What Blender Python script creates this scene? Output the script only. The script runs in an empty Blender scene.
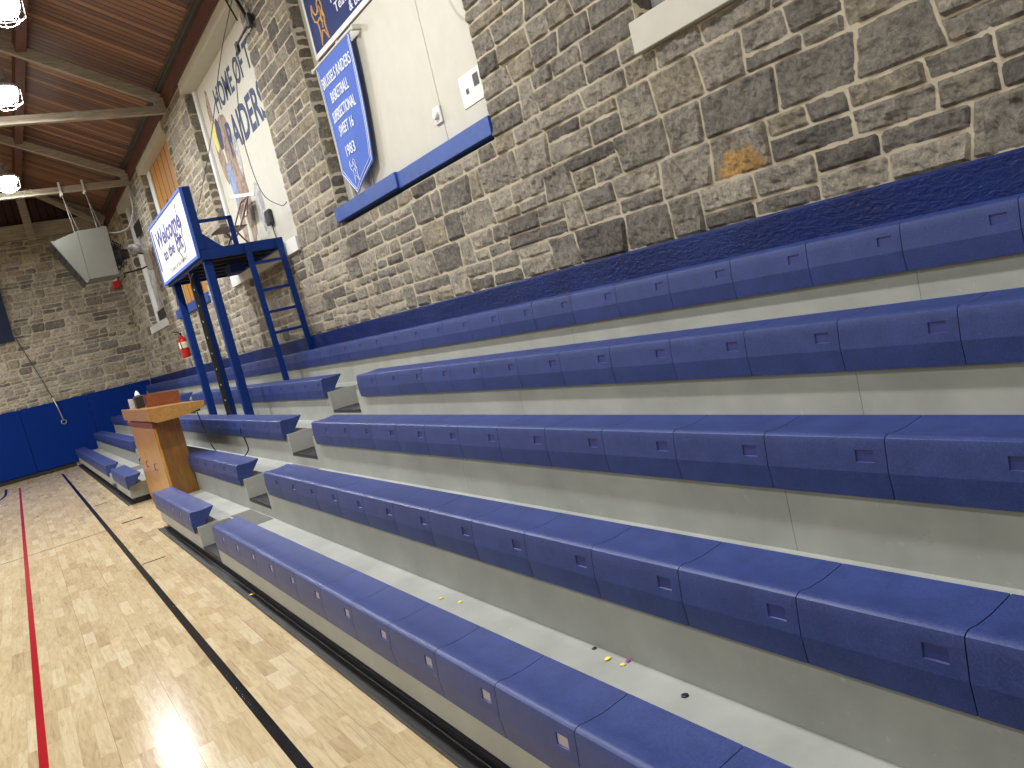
import bpy, math, random
from mathutils import Matrix, Vector, noise
random.seed(7)
S = bpy.context.scene
COL = S.collection

# ------------------------------------------------------------------ camera
CZ = 1.715                      # eye height above the court
cam_d = bpy.data.cameras.new('camera'); cam = bpy.data.objects.new('camera', cam_d); COL.objects.link(cam)
R_ = (0.81644109, -0.52888313, -0.23174681); U_ = (0.25342722, -0.0324211, 0.966811); F_ = (0.51884352, 0.84807518, -0.10756346)
cam.matrix_world = Matrix(((R_[0], U_[0], -F_[0], 0), (R_[1], U_[1], -F_[1], 0), (R_[2], U_[2], -F_[2], CZ), (0, 0, 0, 1)))
cam_d.sensor_width = 36; cam_d.lens = 799.67 * 36 / 1024; cam_d.clip_start = .05; cam_d.clip_end = 200
S.camera = cam
S.view_settings.view_transform = 'Standard'; S.view_settings.look = 'None'; S.view_settings.gamma = 1
S.view_settings.use_curve_mapping = False; S.view_settings.exposure = -0.02
w = bpy.data.worlds.new('world'); S.world = w; w.use_nodes = True
w.node_tree.nodes['Background'].inputs[0].default_value = (.8, .85, 1, 1); w.node_tree.nodes['Background'].inputs[1].default_value = .15

LAMP_W = 210
LAMP_SPOTS = [(x, y) for x in (1.05, -3.8, -8.65) for y in (.7, 5.6, 10.4, 13.3, 18.3)] + [(-3.8, 22.4), (-8.65, 22.4)]  # nearest row and far pair are added, unseen fills for near tiers and end wall
LAMP_Z = 6.2
for i, (x, y) in enumerate(LAMP_SPOTS):
    ld = bpy.data.lights.new('high_bay_and_fill_light', 'AREA'); ld.shape = 'DISK'; ld.size = .36
    ld.energy = LAMP_W * {1.05: 1.0, -3.8: .8, -8.65: .55}[x] * (.75 if y < 1 else 1); ld.color = (.985, .99, 1)
    lo = bpy.data.objects.new('high_bay_and_fill_light', ld); COL.objects.link(lo); lo.location = (x, y, LAMP_Z - .21)

# ------------------------------------------------------------------ materials
def srgb(r, g, b):
    f = lambda c: c / 12.92 if c <= .04045 else ((c + .055) / 1.055) ** 2.4
    return (f(r / 255), f(g / 255), f(b / 255), 1)

class NT:
    def __init__(s, name):
        s.m = bpy.data.materials.new(name); s.m.use_nodes = True; s.t = s.m.node_tree; s.n = s.t.nodes; s.l = s.t.links
        s.b = s.n['Principled BSDF']
    def put(s, sock, v):
        if hasattr(v, 'is_output') or isinstance(v, bpy.types.NodeSocket): s.l.new(v, sock)
        else: sock.default_value = v
    def math(s, op, a, b=0.0, c=None):
        n = s.n.new('ShaderNodeMath'); n.operation = op; s.put(n.inputs[0], a); s.put(n.inputs[1], b)
        if c is not None: s.put(n.inputs[2], c)
        return n.outputs[0]
    def mix(s, f, a, b, mode='MIX'):
        n = s.n.new('ShaderNodeMix'); n.data_type = 'RGBA'; n.blend_type = mode
        s.put(n.inputs[0], f); s.put(n.inputs[6], a); s.put(n.inputs[7], b); return n.outputs[2]
    def pos(s, obj=False):
        if obj:
            n = s.n.new('ShaderNodeTexCoord'); return n.outputs['Object']
        n = s.n.new('ShaderNodeNewGeometry'); return n.outputs['Position']
    def xyz(s, v):
        n = s.n.new('ShaderNodeSeparateXYZ'); s.l.new(v, n.inputs[0]); return n.outputs
    def comb(s, x, y, z=0.0):
        n = s.n.new('ShaderNodeCombineXYZ'); s.put(n.inputs[0], x); s.put(n.inputs[1], y); s.put(n.inputs[2], z); return n.outputs[0]
    def noise(s, v, scale, detail=3, rough=.5, dist=0.0):
        n = s.n.new('ShaderNodeTexNoise'); s.l.new(v, n.inputs['Vector']); n.inputs['Scale'].default_value = scale
        n.inputs['Detail'].default_value = detail; n.inputs['Roughness'].default_value = rough; n.inputs['Distortion'].default_value = dist
        return n.outputs[0]
    def rand(s, v):
        n = s.n.new('ShaderNodeTexWhiteNoise'); n.noise_dimensions = '3D'; s.l.new(v, n.inputs['Vector']); return n.outputs['Value']
    def ramp(s, f, stops):
        n = s.n.new('ShaderNodeValToRGB'); s.put(n.inputs[0], f); e = n.color_ramp.elements
        while len(e) < len(stops): e.new(.5)
        for k, (p, c) in enumerate(stops): e[k].position = p; e[k].color = c
        return n.outputs[0]
    def bump(s, h, strength=.3, dist=.01):
        n = s.n.new('ShaderNodeBump'); n.inputs['Strength'].default_value = strength; n.inputs['Distance'].default_value = dist
        s.l.new(h, n.inputs['Height']); s.l.new(n.outputs[0], s.b.inputs['Normal'])
    def out(s, col=None, rough=None, spec=None, metal=None, coat=None):
        if col is not None: s.put(s.b.inputs['Base Color'], col)
        if rough is not None: s.put(s.b.inputs['Roughness'], rough)
        if spec is not None: s.b.inputs['Specular IOR Level'].default_value = spec
        if metal is not None: s.b.inputs['Metallic'].default_value = metal
        if coat is not None: s.b.inputs['Coat Weight'].default_value = coat; s.b.inputs['Coat Roughness'].default_value = .12
        return s.m

def plain(name, c, rough=.5, metal=0, var=.12, scale=6, bump=.0, bscale=60, spec=.5):
    t = NT(name); p = t.pos()
    n = t.noise(p, scale, 4, .6)
    k = [min(1, v * (1 - var)) for v in c[:3]] + [1]; k2 = [min(1, v * (1 + var)) for v in c[:3]] + [1]
    col = t.ramp(n, [(.3, k), (.7, k2)])
    if bump: t.bump(t.noise(p, bscale, 4, .6), bump, .004)
    return t.out(col, rough, spec, metal)

def seat_mat(name, base, top_rough=.34):
    t = NT(name); p = t.pos(); o = t.pos(True)
    oi = t.n.new('ShaderNodeObjectInfo')
    n1 = t.noise(p, 9, 5, .65); n2 = t.noise(p, 150, 4, .75)
    c0 = [v * .86 for v in base[:3]] + [1]; c1 = [min(1, v * 1.16 + .004) for v in base[:3]] + [1]
    col = t.ramp(n1, [(.32, c0), (.7, c1)])
    col = t.mix(t.math('MULTIPLY', t.ramp(n2, [(.45, (0, 0, 0, 1)), (.8, (1, 1, 1, 1))]), .2), col, srgb(120, 128, 170))
    # rare whitish scuffs
    sc = t.ramp(t.noise(p, 21, 6, .8, 1.5), [(.70, (0, 0, 0, 1)), (.76, (1, 1, 1, 1))])
    col = t.mix(t.math('MULTIPLY', sc, .35), col, srgb(170, 172, 190))
    br = t.math('ADD', .93, t.math('MULTIPLY', oi.outputs['Random'], .14))
    col = t.mix(1.0, col, t.comb(br, br, br), 'MULTIPLY')
    t.bump(t.noise(p, 240, 3, .6), .25, .0012)
    return t.out(col, t.math('ADD', top_rough, t.math('MULTIPLY', n2, .18)), .4)

M = {}
M['seat'] = seat_mat('seat_plastic', srgb(37, 54, 111))
M['seat_badge'] = plain('seat_badge', srgb(168, 160, 172), .5)
M['seat_inset'] = plain('seat_inset', srgb(36, 48, 112), .5)
M['blue'] = plain('blue_steel_paint', srgb(0, 42, 108), .45, var=.1, spec=.25)
M['sill'] = plain('blue_sill_paint', srgb(36, 72, 146), .5, var=.18, scale=9)
M['cream'] = plain('cream_paint', srgb(190, 187, 173), .6, var=.04, bump=.2, bscale=25)
M['white'] = plain('white_paint', srgb(214, 214, 210), .55, var=.03)
M['black'] = plain('black_rubber', srgb(24, 24, 26), .42, var=.35, scale=14, bump=.3, bscale=90)
M['dark'] = plain('dark_steel', srgb(38, 38, 42), .5, var=.2)
M['mat'] = plain('aisle_mat', srgb(96, 96, 90), .8, var=.1)
M['galv'] = plain('heater_metal', srgb(108, 110, 102), .5, .0, var=.05)
M['steel'] = plain('steel', srgb(170, 170, 168), .35, .8, var=.05)
M['red'] = plain('red_enamel', srgb(190, 24, 24), .3, var=.05)
M['label'] = plain('paper_label', srgb(232, 226, 196), .6, var=.05)
M['navy'] = plain('navy_vinyl', srgb(14, 38, 100), .8, var=.08)
M['banner'] = plain('blue_felt', srgb(72, 104, 190), .8, var=.06)
M['gold'] = plain('gold_print', srgb(214, 164, 84), .6, var=.05)
M['lettering'] = plain('white_print', srgb(232, 236, 242), .6, var=.02)
M['ink'] = plain('navy_ink', srgb(46, 60, 92), .7, var=.15, scale=30)
M['violet'] = plain('violet_ink', srgb(62, 62, 130), .7, var=.1)
M['brown'] = plain('chair_brown', srgb(88, 62, 52), .45, var=.08)
M['pink'] = plain('magenta_scrap', srgb(160, 60, 150), .6)
M['yellow'] = plain('yellow_scrap', srgb(232, 222, 96), .7)
M['tissue'] = plain('tissue', srgb(240, 240, 240), .8)
M['cord'] = plain('black_cord', srgb(20, 20, 22), .5)
M['white_cord'] = plain('grey_cord', srgb(190, 188, 180), .5)
M['rope'] = plain('dark_wire', srgb(70, 66, 60), .6)

def mural_mat(name, a, b):
    t = NT(name); p = t.pos()
    return t.out(t.ramp(t.noise(p, 7, 5, .7, .8), [(.35, a), (.6, b)]), .7)
M['mural_brown'] = mural_mat('mural_brown', srgb(96, 78, 66), srgb(160, 140, 124))
M['mural_grey'] = mural_mat('mural_grey', srgb(120, 120, 122), srgb(190, 188, 186))
M['mural_yellow'] = mural_mat('mural_yellow', srgb(196, 180, 70), srgb(220, 206, 110))
M['mural_blue'] = mural_mat('mural_blue', srgb(92, 120, 168), srgb(140, 160, 196))

def grey_panel():
    t = NT('grey_riser_paint'); p = t.pos()
    n = t.noise(p, 3.5, 5, .6)
    col = t.ramp(n, [(.3, srgb(151, 153, 146)), (.7, srgb(169, 171, 163))])
    v = t.xyz(p); q = t.comb(v[0], t.math('MULTIPLY', v[1], 1.0), t.math('MULTIPLY', v[2], 1.6))
    sc = t.ramp(t.noise(q, 8, 8, .75, 2.0), [(.665, (0, 0, 0, 1)), (.70, (1, 1, 1, 1)), (.73, (0, 0, 0, 1))])
    col = t.mix(t.math('MULTIPLY', sc, .42), col, srgb(112, 111, 106))
    col = t.mix(t.math('MULTIPLY', t.ramp(t.noise(p, 30, 3, .5), [(.68, (0, 0, 0, 1)), (.75, (1, 1, 1, 1))]), .25), col, srgb(206, 204, 196))
    t.bump(t.noise(p, 130, 2, .5), .08, .002)
    return t.out(col, t.math('ADD', .42, t.math('MULTIPLY', n, .2)), .45)
M['grey'] = grey_panel()
M['grey_dark'] = plain('grey_panel_inner', srgb(140, 139, 130), .6, var=.06)

def floor_mat():
    t = NT('maple_court'); p = t.pos(); x, y, z = t.xyz(p)[0:3]
    row = t.math('FLOOR', t.math('DIVIDE', x, .0765))
    ro = t.rand(t.comb(row, 3.7, 1.3))
    ln = t.math('ADD', .24, t.math('MULTIPLY', t.rand(t.comb(row, 9.1, 5.5)), .28))
    yy = t.math('DIVIDE', t.math('ADD', y, t.math('MULTIPLY', ro, 7.0)), ln)
    cell = t.math('FLOOR', yy)
    r = t.rand(t.comb(row, cell, 2.0)); r2 = t.rand(t.comb(row, cell, 8.0))
    base = t.ramp(r, [(0, srgb(148, 125, 94)), (.2, srgb(174, 154, 118)), (.7, srgb(190, 172, 136)), (1, srgb(208, 196, 166))])
    g = t.noise(t.comb(t.math('ADD', t.math('MULTIPLY', x, 30), t.math('MULTIPLY', r, 50)), t.math('MULTIPLY', y, 3.0), 0), 1.0, 6, .7, 1.6)
    base = t.mix(.55, base, t.ramp(g, [(.3, srgb(146, 120, 88)), (.5, srgb(188, 168, 130)), (.75, srgb(212, 196, 162))]))
    k = t.ramp(t.noise(t.comb(t.math('MULTIPLY', x, 9), t.math('MULTIPLY', y, 3), r2), 3.0, 5, .8, 2.5), [(.70, (0, 0, 0, 1)), (.78, (1, 1, 1, 1))])
    base = t.mix(t.math('MULTIPLY', k, .4), base, srgb(160, 118, 80))
    fx = t.math('FRACT', t.math('DIVIDE', x, .0765)); fy = t.math('FRACT', yy)
    gx = t.math('LESS_THAN', fx, .022); gy = t.math('LESS_THAN', fy, .005)
    wide = t.math('LESS_THAN', t.math('FRACT', t.math('DIVIDE', row, 4.0)), .01)
    gap = t.math('MAXIMUM', t.math('MULTIPLY', gx, t.math('ADD', .45, t.math('MULTIPLY', wide, .9))), t.math('MULTIPLY', gy, .55))
    base = t.mix(t.math('MULTIPLY', gap, .75), base, srgb(120, 88, 58))
    def rect(x0, x1, y0, y1):
        a = t.math('GREATER_THAN', x, x0); b = t.math('LESS_THAN', x, x1); c = t.math('GREATER_THAN', y, y0); d = t.math('LESS_THAN', y, y1)
        return t.math('MULTIPLY', t.math('MULTIPLY', a, b), t.math('MULTIPLY', c, d))
    thin = rect(-9, .6, 11.485, 11.51)
    for a in ((.66, .875, 8.61, 8.65), (.66, .875, 14.39, 14.45)): thin = t.math('MAXIMUM', thin, rect(*a))
    for sg in (.35, -.35):   # crossed tape marks
        d = t.math('ABSOLUTE', t.math('SUBTRACT', t.math('SUBTRACT', y, 11.68), t.math('MULTIPLY', t.math('SUBTRACT', x, .93), sg)))
        m = t.math('MULTIPLY', t.math('LESS_THAN', d, .028), rect(.8, 1.06, 11, 12.4)); thin = t.math('MAXIMUM', thin, m)
    base = t.mix(t.math('MULTIPLY', thin, .92), base, srgb(30, 26, 26))
    base = t.mix(rect(-.338, -.295, -6, 22.3), base, srgb(158, 26, 34))
    # navy three-point arc and black side line
    dd = t.math('SQRT', t.math('ADD', t.math('POWER', t.math('ADD', x, 6.8), 2.0), t.math('POWER', t.math('SUBTRACT', y, 21.6), 2.0)))
    arc = t.math('MULTIPLY', t.math('LESS_THAN', t.math('ABSOLUTE', t.math('SUBTRACT', dd, 6.2)), .03), rect(-14, 0, 8, 21.6))
    arc = t.math('MAXIMUM', arc, rect(-.63, -.57, 21.6, 23))
    base = t.mix(arc, base, srgb(28, 38, 84))
    base = t.mix(rect(.597, .65, -6, 22.95), base, srgb(12, 12, 15))
    t.bump(t.math('ADD', t.math('MULTIPLY', gap, -1.0), t.math('MULTIPLY', t.noise(p, 2.2, 2, .5), .35)), .12, .003)
    rg = t.math('ADD', .11, t.math('MULTIPLY', t.noise(p, 14, 4, .6), .10))
    m = t.out(base, rg, .16); return m
M['floor'] = floor_mat()

def boards_mat(name, axis, along, w_, stops, streak):
    # boards counted along <axis>, grain running along <along>
    t = NT(name); v = t.xyz(t.pos()); a = v[axis]; l = v[along]
    d = t.math('DIVIDE', a, w_); row = t.math('FLOOR', d); r = t.rand(t.comb(row, 1.7, 4.2))
    col = t.ramp(r, stops)
    g = t.noise(t.comb(t.math('MULTIPLY', a, 34), t.math('MULTIPLY', l, 1.1), t.math('MULTIPLY', r, 40)), 1.0, 5, .7, .6)
    col = t.mix(streak, col, t.ramp(g, [(.3, stops[0][1]), (.7, stops[-1][1])]))
    f = t.math('FRACT', d); e = t.math('MINIMUM', f, t.math('SUBTRACT', 1.0, f))
    gap = t.ramp(e, [(.04, (1, 1, 1, 1)), (.09, (0, 0, 0, 1))])
    col = t.mix(t.math('MULTIPLY', gap, .85), col, srgb(22, 12, 10))
    h = t.math('MULTIPLY', gap, -1.0); t.bump(h, .8, .012)
    return t.out(col, .5, .35)
M['deck'] = boards_mat('roof_deck_boards', 1, 0, .14, [(0, srgb(66, 45, 41)), (.35, srgb(98, 70, 59)), (.75, srgb(126, 91, 71)), (1, srgb(160, 118, 88))], .35)
M['gable'] = boards_mat('gable_boards', 0, 2, .19, [(0, srgb(50, 30, 28)), (1, srgb(78, 48, 42))], .3)
M['orange_boards'] = boards_mat('varnished_boards', 1, 2, .42, [(0, srgb(170, 116, 48)), (1, srgb(192, 138, 62))], .6)

def wood(name, a, b, sc=(3, 3, 30), rough=.5, coat=None, obj=True):
    t = NT(name); v = t.xyz(t.pos(obj))
    n = t.noise(t.comb(t.math('MULTIPLY', v[0], sc[0]), t.math('MULTIPLY', v[1], sc[1]), t.math('MULTIPLY', v[2], sc[2])), 1, 6, .65, 1.5)
    t.bump(n, .12, .003)
    return t.out(t.ramp(n, [(.3, a), (.7, b)]), rough, .4, None, coat)
M['timber'] = wood('grey_timber', srgb(122, 114, 102), srgb(170, 160, 142), (2, 12, 20), .7)
M['purlin'] = wood('stained_purlin', srgb(76, 44, 38), srgb(104, 64, 52), (20, 2, 20), .5)
M['fascia'] = wood('stained_fascia', srgb(76, 44, 36), srgb(104, 64, 52), (10, 2, 10), .45)
M['oak'] = wood('honey_oak', srgb(176, 124, 56), srgb(206, 156, 84), (30, 30, 2.2), .3, .4)
M['oak_side'] = wood('amber_oak', srgb(120, 80, 32), srgb(152, 108, 48), (14, 14, 2.5), .3, .4)
M['oak_top'] = wood('oak_top', srgb(164, 118, 58), srgb(196, 148, 82), (25, 4, 25), .3, .4)
M['walnut'] = wood('red_brown_wood', srgb(110, 58, 32), srgb(140, 80, 44), (12, 3, 20), .35, .3)

def stone_mat():
    t = NT('rock_faced_stone'); p = t.pos()
    at = t.n.new('ShaderNodeAttribute'); at.attribute_name = 'Col'
    n = t.noise(p, 5, 8, .72, .9); n2 = t.noise(p, 28, 8, .75, .6)
    c = t.mix(1.0, at.outputs[0], t.ramp(n, [(.3, (.7, .69, .68, 1)), (.5, (.98, .97, .96, 1)), (.66, (1.25, 1.21, 1.13, 1))]), 'MULTIPLY')
    c = t.mix(1.0, c, t.ramp(n2, [(.34, (.48, .48, .48, 1)), (.47, (.96, .96, .96, 1)), (.66, (1.42, 1.4, 1.34, 1))]), 'MULTIPLY')
    oc = t.ramp(t.noise(p, 1.7, 4, .6, .4), [(.66, (0, 0, 0, 1)), (.72, (1, 1, 1, 1))]); c = t.mix(t.math('MULTIPLY', oc, .45), c, srgb(168, 134, 84))
    t.bump(t.math('ADD', t.math('MULTIPLY', n2, .7), t.noise(p, 12, 10, .85, 1.6)), 1.0, .045)
    return t.out(c, .85, .3)
M['stone'] = stone_mat()
def mortar_mat():
    t = NT('mortar'); p = t.pos()
    t.bump(t.noise(p, 60, 5, .7), .6, .006)
    return t.out(t.ramp(t.noise(p, 3, 5, .6), [(.3, srgb(166, 156, 134)), (.7, srgb(188, 178, 155))]), .85, .3)
M['mortar'] = mortar_mat()
def band_mat():
    t = NT('blue_masonry_paint'); p = t.pos(); v = t.xyz(p)
    q = t.comb(v[0], t.math('MULTIPLY', v[1], .45), v[2])
    t.bump(t.noise(q, 48, 5, .65, .5), .9, .010)
    return t.out(t.ramp(t.noise(p, 4, 3), [(.3, srgb(0, 24, 76)), (.7, srgb(0, 30, 92))]), .42, .2)
M['band'] = band_mat()
M['blue_mat'] = plain('blue_wall_pad', srgb(0, 38, 112), .7, var=.06, spec=.1)

# ------------------------------------------------------------------ mesh building
class MB:
    def __init__(s): s.v = []; s.f = []; s.mi = []; s.col = []
    def add(s, vs, fs, mi=0):
        o = len(s.v); s.v += [tuple(v) for v in vs]; s.f += [tuple(i + o for i in f) for f in fs]; s.mi += [mi] * len(fs); return s
    def box(s, a, b, mi=0):
        x0, y0, z0 = a; x1, y1, z1 = b
        return s.add([(x0, y0, z0), (x1, y0, z0), (x1, y1, z0), (x0, y1, z0), (x0, y0, z1), (x1, y0, z1), (x1, y1, z1), (x0, y1, z1)],
                     [(0, 3, 2, 1), (4, 5, 6, 7), (0, 1, 5, 4), (1, 2, 6, 5), (2, 3, 7, 6), (3, 0, 4, 7)], mi)
    def bbox(s, a, b, r=.008, mi=0):
        # box with chamfered edges
        x0, y0, z0 = a; x1, y1, z1 = b; r = min(r, (x1 - x0) / 2.1, (y1 - y0) / 2.1, (z1 - z0) / 2.1)
        vs = []; idx = {}
        for sx in (0, 1):
            for sy in (0, 1):
                for sz in (0, 1):
                    c = (x1 if sx else x0, y1 if sy else y0, z1 if sz else z0); d = (-r if sx else r, -r if sy else r, -r if sz else r)
                    for ax in range(3):
                        q = [c[k] + (d[k] if k != ax else 0) for k in range(3)]; idx[(sx, sy, sz, ax)] = len(vs); vs.append(q)
        fs = []
        I = lambda a_, ax: idx[(a_[0], a_[1], a_[2], ax)]
        for ax in range(3):
            o1, o2 = [k for k in range(3) if k != ax]
            for sd in (0, 1):
                cs = []
                for p_, q_ in ((0, 0), (1, 0), (1, 1), (0, 1)):
                    c = [0, 0, 0]; c[ax] = sd; c[o1] = p_; c[o2] = q_; cs.append(I(c, ax))
                flip = (sd == 0) ^ (ax == 1); fs.append(tuple(reversed(cs)) if flip else tuple(cs))
        for ax in range(3):
            o1, o2 = [k for k in range(3) if k != ax]
            for p_ in (0, 1):
                for q_ in (0, 1):
                    c0 = [0, 0, 0]; c1 = [0, 0, 0]; c1[ax] = 1
                    for c in (c0, c1): c[o1] = p_; c[o2] = q_
                    f = (I(c0, o1), I(c1, o1), I(c1, o2), I(c0, o2))
                    if (p_ ^ q_) ^ (ax == 1): f = tuple(reversed(f))
                    fs.append(tuple(reversed(f)))
        for sx in (0, 1):
            for sy in (0, 1):
                for sz in (0, 1):
                    f = tuple(idx[(sx, sy, sz, a_)] for a_ in range(3))
                    if (sx + sy + sz) % 2 == 0: f = tuple(reversed(f))
                    fs.append(f)
        return s.add(vs, fs, mi)
    def tube(s, pts, r, n=8, mi=0):
        pts = [Vector(p) for p in pts]; rings = []; vs = []
        up = None
        for i, p in enumerate(pts):
            d = (pts[min(i + 1, len(pts) - 1)] - pts[max(i - 1, 0)]).normalized()
            if up is None or abs(up.dot(d)) > .97: up = Vector((0, 0, 1)) if abs(d.z) < .9 else Vector((1, 0, 0))
            a = d.cross(up).normalized(); b = d.cross(a).normalized(); up = -b if False else up
            rr = r[i] if isinstance(r, (list, tuple)) else r
            for k in range(n):
                t_ = 2 * math.pi * k / n; vs.append(p + a * math.cos(t_) * rr + b * math.sin(t_) * rr)
        fs = [(i * n + k, i * n + (k + 1) % n, (i + 1) * n + (k + 1) % n, (i + 1) * n + k) for i in range(len(pts) - 1) for k in range(n)]
        fs.append(tuple(reversed(range(n)))); fs.append(tuple(range((len(pts) - 1) * n, len(pts) * n)))
        return s.add(vs, fs, mi)
    def beam(s, p, q, wdt, h, mi=0, up=(0, 0, 1)):
        p = Vector(p); q = Vector(q); d = (q - p).normalized(); a = d.cross(Vector(up)).normalized(); b = a.cross(d).normalized()
        vs = [c + a * (sx * wdt / 2) + b * (sz * h / 2) for c in (p, q) for sx, sz in ((-1, -1), (1, -1), (1, 1), (-1, 1))]
        return s.add(vs, [(0, 3, 2, 1), (4, 5, 6, 7), (0, 1, 5, 4), (1, 2, 6, 5), (2, 3, 7, 6), (3, 0, 4, 7)], mi)
    def prism(s, poly, axis, a, b, mi=0):
        # poly in the two remaining axes (in order), extruded along axis from a to b
        def P(u, v, t_):
            c = [u, v]; c.insert(axis, t_); return c
        n = len(poly)
        vs = [P(u, v, a) for u, v in poly] + [P(u, v, b) for u, v in poly]
        return s.add(vs, [tuple(reversed(range(n))), tuple(range(n, 2 * n))] + [(i, (i + 1) % n, (i + 1) % n + n, i + n) for i in range(n)], mi)
    def lathe(s, prof, c, n=20, mi=0, axis=2):
        vs = []
        for r, h in prof:
            for k in range(n):
                t_ = 2 * math.pi * k / n; q = [r * math.cos(t_), r * math.sin(t_)]; q.insert(axis, h)
                vs.append([q[j] + c[j] for j in range(3)])
        fs = [(i * n + k, i * n + (k + 1) % n, (i + 1) * n + (k + 1) % n, (i + 1) * n + k) for i in range(len(prof) - 1) for k in range(n)]
        fs.append(tuple(reversed(range(n)))); fs.append(tuple(range((len(prof) - 1) * n, len(prof) * n)))
        return s.add(vs, fs, mi)

def wl(o):
    v = Vector((0, 0, 0))
    while o is not None: v = v + o.location; o = o.parent
    return v
def tag(o, label=None, cat=None, group=None, kind=None):
    if label: o['label'] = label
    if cat: o['category'] = cat
    if group: o['group'] = group
    if kind: o['kind'] = kind
    return o
def thing(name, loc, label, cat, group=None, rz=0):
    o = bpy.data.objects.new(name, None); COL.objects.link(o); o.location = loc; o.rotation_euler = (0, 0, rz); o.empty_display_size = .1
    return tag(o, label, cat, group)
def obj(name, mb, mats, parent=None, local=False, smooth=False, fix=True):
    if not isinstance(mats, (list, tuple)): mats = [mats]
    if parent is not None: off = Vector((0, 0, 0)) if local else wl(parent)
    else:
        xs = [v[0] for v in mb.v]; ys = [v[1] for v in mb.v]; zs = [v[2] for v in mb.v]
        off = Vector(((min(xs) + max(xs)) / 2, (min(ys) + max(ys)) / 2, min(zs)))
    me = bpy.data.meshes.new(name)
    me.from_pydata([(v[0] - off.x, v[1] - off.y, v[2] - off.z) for v in mb.v], [], mb.f)
    for m in mats: me.materials.append(m)
    me.polygons.foreach_set('material_index', mb.mi)
    if mb.col:
        a = me.color_attributes.new('Col', 'FLOAT_COLOR', 'POINT'); flat = [c for v in mb.col for c in v]; a.data.foreach_set('color', flat)
    if smooth: me.polygons.foreach_set('use_smooth', [True] * len(me.polygons))
    me.update()
    if fix:
        import bmesh
        bm = bmesh.new(); bm.from_mesh(me); bmesh.ops.recalc_face_normals(bm, faces=bm.faces); bm.to_mesh(me); bm.free()
    o = bpy.data.objects.new(name, me); COL.objects.link(o)
    if parent is not None: o.parent = parent
    else: o.location = off
    return o
def struct(name, mb, mats, parent=None, **k):
    o = obj(name, mb, mats, parent, **k)
    if parent is None: o['kind'] = 'structure'
    return o

def text_mesh(txt, size, xs=1.0, bold=0.0, shear=0.0, ext=.002, align='LEFT'):
    cu = bpy.data.curves.new('lettering', 'FONT'); cu.body = txt; cu.size = size; cu.extrude = ext; cu.offset = bold; cu.shear = shear; cu.align_x = align
    cu.resolution_u = 3
    to = bpy.data.objects.new('lettering', cu); COL.objects.link(to)
    bpy.context.view_layer.update()
    me = bpy.data.meshes.new_from_object(to.evaluated_get(bpy.context.evaluated_depsgraph_get()))
    vs = [(v.co.x * xs, v.co.y, v.co.z) for v in me.vertices]; fs = [tuple(p.vertices) for p in me.polygons]
    bpy.data.objects.remove(to); bpy.data.curves.remove(cu); bpy.data.meshes.remove(me)
    return vs, fs
def wall_text(mb, txt, y, z, X, size, xs=1.0, bold=0.0, shear=0.0, width=None, mi=0, slope=0.0):
    """Lettering on a plane facing -X; starts at y (its left end as read) and runs toward -Y."""
    vs, fs = text_mesh(txt, size, xs, bold, shear)
    if width:
        w0 = max(v[0] for v in vs) - min(v[0] for v in vs); k = width / w0; vs = [(v[0] * k, v[1], v[2]) for v in vs]
    mb.add([(X - v[2], y - v[0], z + v[1] + slope * v[0]) for v in vs], fs, mi); return mb

# ------------------------------------------------------------------ the room
WX = 3.4; EY = 24.35; BY = -4.2; LX = -11.0; EAVE = 6.36; SL = .49; RX = -3.8
def roof(x): return EAVE + SL * (WX - x) if x > RX else EAVE + SL * (WX - RX) - SL * (RX - x)
struct('floor', MB().box((LX, BY, -.1), (WX + .3, EY + .2, 0)), M['floor'])
c = MB()
c.prism([(WX + .5, roof(WX + .5)), (RX, roof(RX)), (LX - .3, roof(LX - .3)), (LX - .3, roof(LX - .3) + .15), (RX, roof(RX) + .15), (WX + .5, roof(WX + .5) + .15)], 1, BY - .2, EY + .3)
struct('ceiling', c, M['deck'])
struct('wall_left', MB().box((LX - .3, BY - .2, -.1), (LX, EY + .2, 6.4)), M['mortar'])
gb = [(LX, 0), (WX + .3, 0), (WX + .3, EAVE + .05), (RX, roof(RX)), (LX, EAVE)]
struct('wall_back', MB().prism(gb, 1, BY - .2, BY), M['mortar'])

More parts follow.
